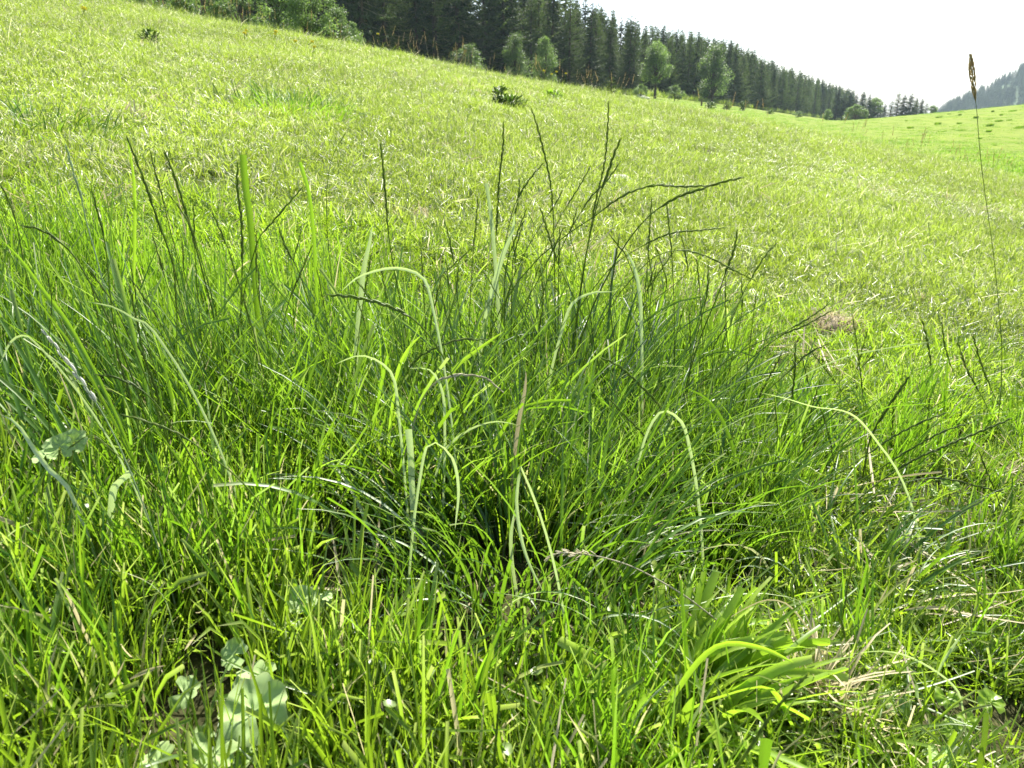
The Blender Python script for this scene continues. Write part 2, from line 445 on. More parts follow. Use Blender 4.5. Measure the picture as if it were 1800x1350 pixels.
def scatter(name, label, pts, rot, scl, idx, variants, kind='stuff'):
    """one object: geometry nodes put the variants on its points"""
    me = bpy.data.meshes.new(name)
    me.vertices.add(len(pts)); me.vertices.foreach_set('co', np.asarray(pts, np.float32).ravel())
    for nm, ty, arr in (('rot', 'FLOAT_VECTOR', rot), ('scl', 'FLOAT_VECTOR', scl)):
        a = me.attributes.new(nm, ty, 'POINT'); a.data.foreach_set('vector', np.asarray(arr, np.float32).ravel())
    a = me.attributes.new('idx', 'INT', 'POINT'); a.data.foreach_set('value', np.asarray(idx, np.int32))
    me.update()
    c = bpy.data.collections.new(name + '_sources')
    for k, v in enumerate(variants):
        v.name = '%s_source_%02d' % (name, k); c.objects.link(v)
    g = bpy.data.node_groups.new(name + '_scatter', 'GeometryNodeTree')
    g.interface.new_socket('Geometry', in_out='INPUT', socket_type='NodeSocketGeometry')
    g.interface.new_socket('Geometry', in_out='OUTPUT', socket_type='NodeSocketGeometry')
    N, L = g.nodes, g.links
    gi = N.new('NodeGroupInput'); go = N.new('NodeGroupOutput')
    ci = N.new('GeometryNodeCollectionInfo'); ci.inputs['Collection'].default_value = c
    ci.inputs['Separate Children'].default_value = True
    ip = N.new('GeometryNodeInstanceOnPoints'); ip.inputs['Pick Instance'].default_value = True
    def attr(nm, ty):
        a = N.new('GeometryNodeInputNamedAttribute'); a.data_type = ty; a.inputs['Name'].default_value = nm
        return a.outputs['Attribute']
    e = N.new('FunctionNodeEulerToRotation')
    L.new(attr('rot', 'FLOAT_VECTOR'), e.inputs[0])
    L.new(gi.outputs[0], ip.inputs['Points']); L.new(ci.outputs[0], ip.inputs['Instance'])
    L.new(attr('idx', 'INT'), ip.inputs['Instance Index'])
    L.new(e.outputs[0], ip.inputs['Rotation']); L.new(attr('scl', 'FLOAT_VECTOR'), ip.inputs['Scale'])
    L.new(ip.outputs[0], go.inputs[0])
    o = link(name, me)
    md = o.modifiers.new('scatter', 'NODES'); md.node_group = g
    return tag(o, label, kind=kind)

def field_points(y0, y1, dens, side=0.8, k=0.68):
    """random points over the wedge of ground ahead, y0..y1 metres"""
    area = k * (y1 ** 2 - y0 ** 2) + 2 * side * (y1 - y0)
    n = int(area * dens)
    y = y0 + (y1 - y0) * RNG.random(int(n * 2.2))
    wid = (k * y + side) / (k * y1 + side)
    y = y[RNG.random(len(y)) < wid][:n]
    x = (2 * RNG.random(len(y)) - 1) * (k * y + side)
    return x, y

def gauss(x, y, cx, cy, rx, ry):
    return np.exp(-(((x - cx) / rx) ** 2 + ((y - cy) / ry) ** 2))

def vnoise(x, y, s, seed):
    r = np.random.default_rng(seed); v = 0
    for k in range(7):
        a = r.random() * 6.28; f = s * r.uniform(0.5, 2.2)
        v = v + np.sin(f * (x * math.cos(a) + y * math.sin(a)) + r.random() * 6.28)
    return v / 3.7

# where the tall lush grass stands (tussock and the growth left of it)
def lush(x, y):
    v = np.maximum.reduce([gauss(x, y, -0.05, 1.45, 0.62, 0.45), 0.95 * gauss(x, y, -0.75, 1.50, 0.75, 0.48),
                           0.9 * gauss(x, y, 0.32, 1.75, 0.35, 0.35), 0.75 * gauss(x, y, 0.42, 1.25, 0.25, 0.3)])
    v = v + 0.12 * vnoise(x, y, 5, 3)
    return sstep(0.42, 0.62, v)

def wind(x, y):
    return 0.10 * vnoise(x, y, 1.2, 21), 0.10 * vnoise(x, y, 1.2, 22)

def lay(name, label, x, y, size, variants, zs=None, pick=None, tilt=0.15):
    n = len(x); z = height(x, y)
    wx, wy = wind(x, y)
    rot = np.stack([RNG.normal(0, tilt, n) + wx, RNG.normal(0, tilt, n) + wy, RNG.random(n) * 6.283], -1)
    zs = size if zs is None else zs
    scl = np.stack([size, size, zs], -1)
    idx = RNG.integers(0, len(variants), n) if pick is None else pick
    return scatter(name, label, np.stack([x, y, z], -1), rot, scl, idx, variants)

OPEN = [on_ground(*q) for q in ((447, 1275), (455, 1235), (430, 1310), (325, 1240), (410, 1185), (380, 1340), (275, 1345), (105, 815), (75, 840), (135, 820), (540, 1085), (560, 1095),
                              (1663, 1240), (1742, 1250), (1690, 1285), (1575, 1255), (1672, 868), (1700, 785), (1440, 1280))]
HOLLOW = [on_ground(*q) for q in ((900, 1100), (1000, 1070), (800, 1060), (690, 1010), (930, 1010), (1150, 1000), (600, 950), (850, 1140), (780, 980), (1060, 1110))]
DEADS = [((1468, 585), .085), ((1468, 600), .06), ((1622, 541), .04), ((232, 212), .05), ((290, 182), .05), ((730, 385), .08), ((1088, 323), .09), ((1115, 326), .06)]
def open_ground(x, y, R=0.040):
    k = np.zeros(len(x), bool)
    for g in OPEN: k |= ((x - g[0]) ** 2 + ((y - g[1]) * .8) ** 2) < R * R
    for g in HOLLOW: k |= (((x - g[0]) / .14) ** 2 + ((y - g[1]) / .095) ** 2) < RNG.uniform(.3, 1.4, len(x))
    return k

def build_grass():
    # --- foreground lawn
    short = [clump(100 + i, 62, 0.055, (0.020, 0.080 + 0.01 * (i % 3)), 0.0034, 0.34, 0.8, M['short'], dry=0.025, flat=0.08,
                   round_leaves=(1 if i % 4 == 0 else 0)) for i in range(9)]
    x, y = field_points(0.30, 2.7, 620, 0.55)
    lu = lush(x, y)
    keep = RNG.random(len(x)) > 0.45 * lu
    # little bare gaps under the lawn
    keep &= RNG.random(len(x)) > 0.55 * sstep(0.2, 0.7, vnoise(x, y, 9, 5))
    keep &= ~open_ground(x, y)
    x, y, lu = x[keep], y[keep], lu[keep]
    s = RNG.uniform(0.7, 1.3, len(x)) * (1 + 0.25 * vnoise(x, y, 3, 6))
    left = sstep(0.25, -0.2, x) * sstep(1.3, 0.9, y)
    lay('lawn_grass', 'short bright grass of the foreground lawn', x, y, s, short, zs=s * (0.9 + 0.9 * left + 0.3 * lu))
    # --- upright medium grass lower left, thinner blades
    med = [clump(150 + i, 34, 0.05, (0.07, 0.175), 0.0036, 0.17, 0.40, M['medium'], dry=0.02, flat=0.02, nseg=5, cut=0.45) for i in range(7)]
    x, y = field_points(0.45, 1.9, 420, 0.5)
    p = np.maximum(lush(x, y) * 0.7, sstep(0.42, 0.15, x) * sstep(0.50, 0.80, y) * sstep(1.8, 1.4, y))
    p = np.maximum(p, 0.16)
    keep = RNG.random(len(x)) < p * (0.5 + 0.5 * (vnoise(x, y, 7, 8) > -0.1))
    keep &= ~open_ground(x, y, .055)
    x, y = x[keep], y[keep]; s = RNG.uniform(0.7, 1.2, len(x))
    lay('upright_grass', 'dark green upright grass at the foot of the tall growth', x, y, s, med)
    # --- tall lush grass
    tall = [clump(200 + i, 26, 0.055, (0.10, 0.29), 0.0036, 0.14, 0.45, M['lush'], dry=0.03, flat=0.03, nseg=7, cut=0.2) for i in range(9)]
    x, y = field_points(0.85, 2.5, 430, 0.7)
    lu = lush(x, y)
    keep = RNG.random(len(x)) < lu * (0.25 + 0.75 * (vnoise(x, y, 7, 9) > -0.1))
    keep &= ~open_ground(x, y, .06)
    x, y, lu = x[keep], y[keep], lu[keep]
    s = RNG.uniform(0.7, 1.1, len(x)) * (0.55 + 0.45 * lu) * (0.8 + 0.25 * sstep(1.0, 1.6, y))
    lay('tall_grass', 'tall lush grass around the central tussocks', x, y, s, tall, tilt=0.12)
    # --- meadow beyond, three bands of falling density
    mead = [clump(300 + i, 84, 0.085, (0.02, 0.068), 0.0034, 0.38, 0.9, M['far_blades'], dry=0.075, flat=0.10, nseg=3, cut=0.4) for i in range(9)]
    long_ = [clump(340 + i, 22, 0.10, (0.07, 0.20), 0.0032, 0.25, 0.9, M['far_blades'], dry=0.2, flat=0.05, nseg=5, cut=0.1) for i in range(5)]
    x1, y1 = field_points(2.5, 7, 330, 0.8)
    x2, y2 = field_points(7, 13, 150, 1.5)
    x3, y3 = field_points(13, 25, 85, 3)
    x = np.concatenate([x1, x2, x3]); y = np.concatenate([y1, y2, y3])
    s = RNG.uniform(0.75, 1.3, len(x)) * (1 + 0.03 * np.maximum(0, y - 6))
    zz = s * (1.0 + 0.35 * vnoise(x, y, 1.1, 12))
    u = x / y
    deeper = sstep(0.9, 1.0, np.maximum.reduce([gauss(x, y, -0.9, 5.6, 1.2, 0.5), 0 * x])) 
    bare = np.ones(len(x), bool)
    for q, R in DEADS:
        g = on_ground(*q); bare &= ((x - g[0]) ** 2 + (y - g[1]) ** 2) > R * R
    x, y, s, zz = x[bare], y[bare], s[bare], zz[bare]
    lay('meadow_grass', 'bright short grass of the hillside meadow', x, y, s, mead, zs=zz, tilt=0.2)
    # longer loose wisps: patches, denser toward the crest
    x1, y1 = field_points(2.2, 8, 34, 0.8); x2, y2 = field_points(8, 25, 26, 2)
    x = np.concatenate([x1, x2]); y = np.concatenate([y1, y2]); D = np.hypot(x, y)
    p = 0.10 + 0.55 * sstep(0.25, 0.7, vnoise(x, y, 0.9, 14)) + 0.75 * sstep(12.5, 15, D) + 0.5 * gauss(x, y, -1.2, 7.5, 1.8, 0.9)
    p = p + 0.8 * gauss(x, y, 5.2, 14.5, 2.5, 1.6)
    keep = RNG.random(len(x)) < p
    x, y, D = x[keep], y[keep], D[keep]; s = RNG.uniform(0.6, 1.1, len(x)) * (1 + .5 * sstep(12.5, 16, D) * RNG.random(len(x)))
    lay('wispy_grass', 'longer wispy grass scattered over the meadow', x, y, s, long_, tilt=0.2)
    # straw lying loose in the lawn
    st = [clump(400 + i, 9, 0.06, (0.04, 0.16), 0.0032, 1.2, 0.3, M['straw'], dry=1, flat=0.9, nseg=4, cut=0.5) for i in range(5)]
    x1, y1 = field_points(0.4, 2.7, 45, 0.5); x2, y2 = field_points(2.7, 14, 14, 1)
    x = np.concatenate([x1, x2]); y = np.concatenate([y1, y2])
    keep = RNG.random(len(x)) < 0.15 + 0.85 * sstep(-0.1, 0.8, vnoise(x, y, 2.5, 17)) * (0.4 + 0.6 * sstep(-0.3, 0.5, x))
    x, y = x[keep], y[keep]; s = RNG.uniform(0.7, 1.5, len(x))
    o = lay('loose_straw', 'dry mown straw lying in the short grass', x, y, s, st, tilt=0.1)
    fg = [clump(460 + i, 90, 0.9, (0.04, 0.12), 0.025, 0.4, 0.8, M['medium'], dry=0.01, flat=0.0, nseg=2, cut=0.0) for i in range(4)]
    yy = 26 * (230 / 26) ** RNG.random(5000); u = RNG.uniform(-0.1, 0.72, 5000); x = u * yy
    keep = (yy < edge_y(u)) | (u > .44); x, yy = x[keep], yy[keep]; s = RNG.uniform(0.6, 1.3, len(x))
    lay('field_grass', 'short grass of the smooth far field and slope', x, yy, s, fg, tilt=0.05)
    # taller coarse growth along the forest edge and over the far slope, thin
    fe = [clump(450 + i, 60, 0.8, (0.25, 0.8), 0.05, 0.3, 0.8, M['far_blades'], dry=0.08, flat=0.0, nseg=3, cut=0.0) for i in range(4)]
    u = RNG.uniform(-0.7, 0.42, 1500); yy = edge_y(u) + RNG.normal(-1.5, 2.2, 1500)
    x = u * yy; s = RNG.uniform(0.8, 2.6, 1500)
    lay('edge_growth', 'rough growth along the foot of the forest', x, yy, s, fe)
build_grass()

# ------------------------------------------------------------------ single stalks, blades and plants of the foreground
def catmull(P, n):
    P = np.asarray(P, float)
    Q = np.concatenate([[2 * P[0] - P[1]], P, [2 * P[-1] - P[-2]]])
    d = np.concatenate([[0], np.cumsum(np.linalg.norm(np.diff(P, axis=0), axis=1))]); d /= d[-1]
    s = np.linspace(0, 1, n); out = []
    for v in s:
        k = min(np.searchsorted(d, v, side='right') - 1, len(P) - 2); t = (v - d[k]) / max(d[k + 1] - d[k], 1e-9)
        a, b, c, e = Q[k], Q[k + 1], Q[k + 2], Q[k + 3]
        out.append(0.5 * (2 * b + (c - a) * t + (2 * a - 5 * b + 4 * c - e) * t * t + (3 * b - a - 3 * c + e) * t ** 3))
    return np.array(out)

def tangents(P):
    T = np.gradient(P, axis=0)
    return T / np.maximum(np.linalg.norm(T, axis=1, keepdims=True), 1e-9)

def tube(mb, P, r, k=5, tint=(0.5, 0, 0.5)):
    P = np.asarray(P, float); T = tangents(P); r = np.broadcast_to(r, (len(P),))
    up = np.array([0.3, 1.0, 0.1])
    S = np.cross(T, up); S /= np.maximum(np.linalg.norm(S, axis=1, keepdims=True), 1e-9); U = np.cross(S, T)
    a = np.linspace(0, 2 * math.pi, k, endpoint=False)
    V = P[:, None] + r[:, None, None] * (np.cos(a)[None, :, None] * S[:, None] + np.sin(a)[None, :, None] * U[:, None])
    n = len(P); i = np.arange(n - 1)[:, None]; j = np.arange(k)[None]
    Q = np.stack([i * k + j, i * k + (j + 1) % k, (i + 1) * k + (j + 1) % k, (i + 1) * k + j], -1).reshape(-1, 4)
    mb.add(V.reshape(-1, 3), Q, tint)

def lozenge(mb, c, t, s, L, w, th, tint):
    """one spikelet: a slim pointed body of quads, length L along t, width w along s"""
    n = np.cross(t, s); V = []
    for f, g in ((-.5, .25), (-.2, .9), (.15, 1.0), (.5, .12)):
        for q in range(5):
            a = q * 2 * math.pi / 5
            V.append(c + t * f * L + s * math.cos(a) * w * g / 2 + n * math.sin(a) * th * g / 2)
    Q = [[i * 5 + j, i * 5 + (j + 1) % 5, (i + 1) * 5 + (j + 1) % 5, (i + 1) * 5 + j] for i in range(3) for j in range(5)]
    mb.add(V, Q, tint)

def seen_y(px, py):
    h = np.interp(py, [450, 600, 850, 1100], [.38, .29, .17, .10]) if px < 1380 else .06
    d = ray(px, py); Ys = np.linspace(.4, 3, 400); x = d[0] / d[1] * Ys; z = CAMZ + d[2] / d[1] * Ys
    k = np.nonzero(z - height(x, Ys) < h)[0]
    return Ys[k[0]] if len(k) else 3.0

def trace(px, Y, dY):
    """picture polyline -> points in the upright plane about Y metres ahead (dY: drift towards the tip)"""
    n = len(px)
    if Y > .81: Y = max(.7, min(Y, seen_y(*px[0]), seen_y(*px[n // 2 if n > 3 else 1]) + .12))
    return np.array([at_y(p[0], p[1], Y + dY * (1 - i / max(n - 1, 1))) for i, p in enumerate(px)])

def down_to_ground(P, maxlen=1.2):
    """P runs tip -> base; continue beyond the base, bending upright, until it meets the ground"""
    P = list(P); d = P[-1] - P[-2]; d = d / np.linalg.norm(d); d[2] = min(d[2], -0.15)
    for _ in range(60):
        g = hgt(P[-1][0], P[-1][1])
        if P[-1][2] <= g: break
        d = d + np.array([0, 0, -0.16]); d /= np.linalg.norm(d)
        P.append(P[-1] + d * 0.03)
    P[-1][2] = hgt(P[-1][0], P[-1][1]) - 0.004
    return np.array(P)

def ryegrass(px, Y, label, dY=0.0, spike=0.3, style='rye', w=1.0, ground=True, sw=9, mat='stem', smat=None, name='ryegrass_stalk',
             cat='grass stalk', group='ryegrass stalks rising from the tall grass'):
    P = trace(px, Y, dY)
    tl = np.linalg.norm(np.diff(P, axis=0), axis=1).sum()
    vis = catmull(P, max(12, int(tl / 0.008)))
    full = down_to_ground(vis) if ground else vis
    base = full[-1].copy(); root = full - base
    sc = Y / 1.4
    ns = int(len(vis) * spike); ns = max(ns, 2)
    e = empty(name, base, label, cat, group)
    mb = Mb()
    rr = np.linspace(0.0007, 0.0012, len(root)) * min(w, sw) * (0.6 + 0.4 * sc)
    tube(mb, root[::2] if len(root) > 40 else root, rr[::2] if len(root) > 40 else rr, 5, (0.35, 0.0, 0.5))
    link('stem', mb.mesh('stem', M[mat]), e)
    ax = root[:ns]
    if style == 'fox': ax = catmull(ax, 80)
    T = tangents(ax)
    lens = np.concatenate([[0], np.cumsum(np.linalg.norm(np.diff(ax, axis=0), axis=1))])
    sb = Mb(); rg = np.random.default_rng(int(px[0][0] * 7 + px[0][1]))
    if style == 'rye':
        pitch = 0.0085 * sc * (0.75 + 0.25 * w); d = 0.002; side = 1
        while d < lens[-1]:
            k = min(np.searchsorted(lens, d), len(ax) - 1); t = -T[k]
            s = np.cross(t, [0.25, 1, 0]); s /= np.linalg.norm(s)
            ang = rg.normal(0, 0.35); s = s * math.cos(ang) + np.cross(t, s) * math.sin(ang)
            g = 0.62 + 0.38 * min(1, d / 0.04)
            tt = t + s * side * 0.10; tt /= np.linalg.norm(tt)
            lozenge(sb, ax[k] + s * side * 0.0010 * sc * w, tt, s, 0.0180 * sc * g * (0.85 + 0.15 * w), 0.0024 * sc * w * g, 0.0019 * sc * w * g,
                    (rg.uniform(0.1, 0.8), max(0, rg.normal(0.0, 0.12)), 0.5))
            side = -side; d += pitch * rg.uniform(0.9, 1.1)
    elif style == 'fox':
        for i in range(230):
            f = rg.random(); k = min(int(f * (len(ax) - 1)), len(ax) - 1); t = -T[k]
            a = rg.random() * 6.283; s = np.cross(t, [0.25, 1, 0]); s /= np.linalg.norm(s)
            r = s * math.cos(a) + np.cross(t, s) * math.sin(a)
            prof = math.sin(math.pi * min(0.97, max(0.03, f)) ** 0.85) ** 0.7
            tt = t + r * 0.45; tt /= np.linalg.norm(tt)
            lozenge(sb, ax[k] + r * 0.0034 * sc * w * prof, tt, np.cross(tt, r), 0.0062 * sc, 0.0016 * sc * w, 0.0014 * sc * w,
                    (rg.random(), rg.uniform(0, .5), 0.5))
    elif style == 'plume':
        for i in range(34):
            f = rg.random(); k = min(int(f * (len(ax) - 1)), len(ax) - 1); t = -T[k]
            a = rg.random() * 6.283; s = np.cross(t, [0.25, 1, 0]); s /= np.linalg.norm(s)
            r = s * math.cos(a) + np.cross(t, s) * math.sin(a)
            tt = t + r * rg.uniform(0.2, 0.8); tt /= np.linalg.norm(tt)
            lozenge(sb, ax[k] + r * 0.003 * w, tt, np.cross(tt, r), 0.010, 0.0026, 0.002, (rg.random(), rg.uniform(0, .8), 0.5))
    link('spike', sb.mesh('spike', M[smat or mat]), e)
    return e

def ribbon(px, Y, label, width=0.007, dY=0.0, mat='pale', cut=0.0, dry=0.0, ground=False, name='grass_blade', group=None, face=0.6):
    """one broad leaf traced tip -> base"""
    P = trace(px, Y, dY); tl = np.linalg.norm(np.diff(P, axis=0), axis=1).sum()
    width = width * (1.15 if cut > .7 or px[0][1] < 450 else .68) * min(1, P[0][1] / Y)
    P = catmull(P, max(10, int(tl / 0.012)))
    P = down_to_ground(P)
    base = P[-1].copy(); P = P - base
    T = tangents(P); n = len(P); t = np.linspace(0, 1, n)          # 0 tip, 1 base
    ref = np.array([0, 1.0, face])
    S = np.cross(T, ref); S /= np.maximum(np.linalg.norm(S, axis=1, keepdims=True), 1e-9); U = np.cross(S, T)
    rg = np.random.default_rng(int(px[0][0] * 13 + px[0][1]))
    tw = (rg.uniform(-0.7, 0.7) + rg.uniform(-0.8, 0.8) * t)[:, None]
    S, U = S * np.cos(tw) + U * np.sin(tw), U * np.cos(tw) - S * np.sin(tw)
    prof = np.clip(np.sqrt(np.clip(t * 3.2, 0, 1)), cut, 1) * (1 - 0.35 * t)
    prof = np.maximum(prof, 0.05); hw = (width / 2 * prof)[:, None]
    V = np.stack([P - S * hw, P - S * hw * .5 + U * hw * .2, P + U * hw * 0.32, P + S * hw * .5 + U * hw * .2, P + S * hw], 1)
    i = np.arange(n - 1)[:, None]; j = np.arange(4)[None]
    Q = np.stack([i * 5 + j, i * 5 + j + 1, (i + 1) * 5 + j + 1, (i + 1) * 5 + j], -1).reshape(-1, 4)
    TT = np.zeros((n, 5, 3)); TT[..., 0] = rg.random(); TT[..., 1] = dry; TT[..., 2] = (1 - t)[:, None]
    me = mesh_of('grass_blade', V.reshape(-1, 3), Q, M[mat], TT.reshape(-1, 3))
    d, root = min((math.dist(t.location, base), i) for i, t in enumerate(TUSSOCKS))
    if d < 0.42:
        o = link('leaf_blade', me, TUSSOCKS[root], tuple(base - np.array(TUSSOCKS[root].location)))
        return tag(o, label)
    e = empty('grass_sprig', base, label, 'grass', 'single sprigs of long grass')
    return link('leaf_blade', me, e)

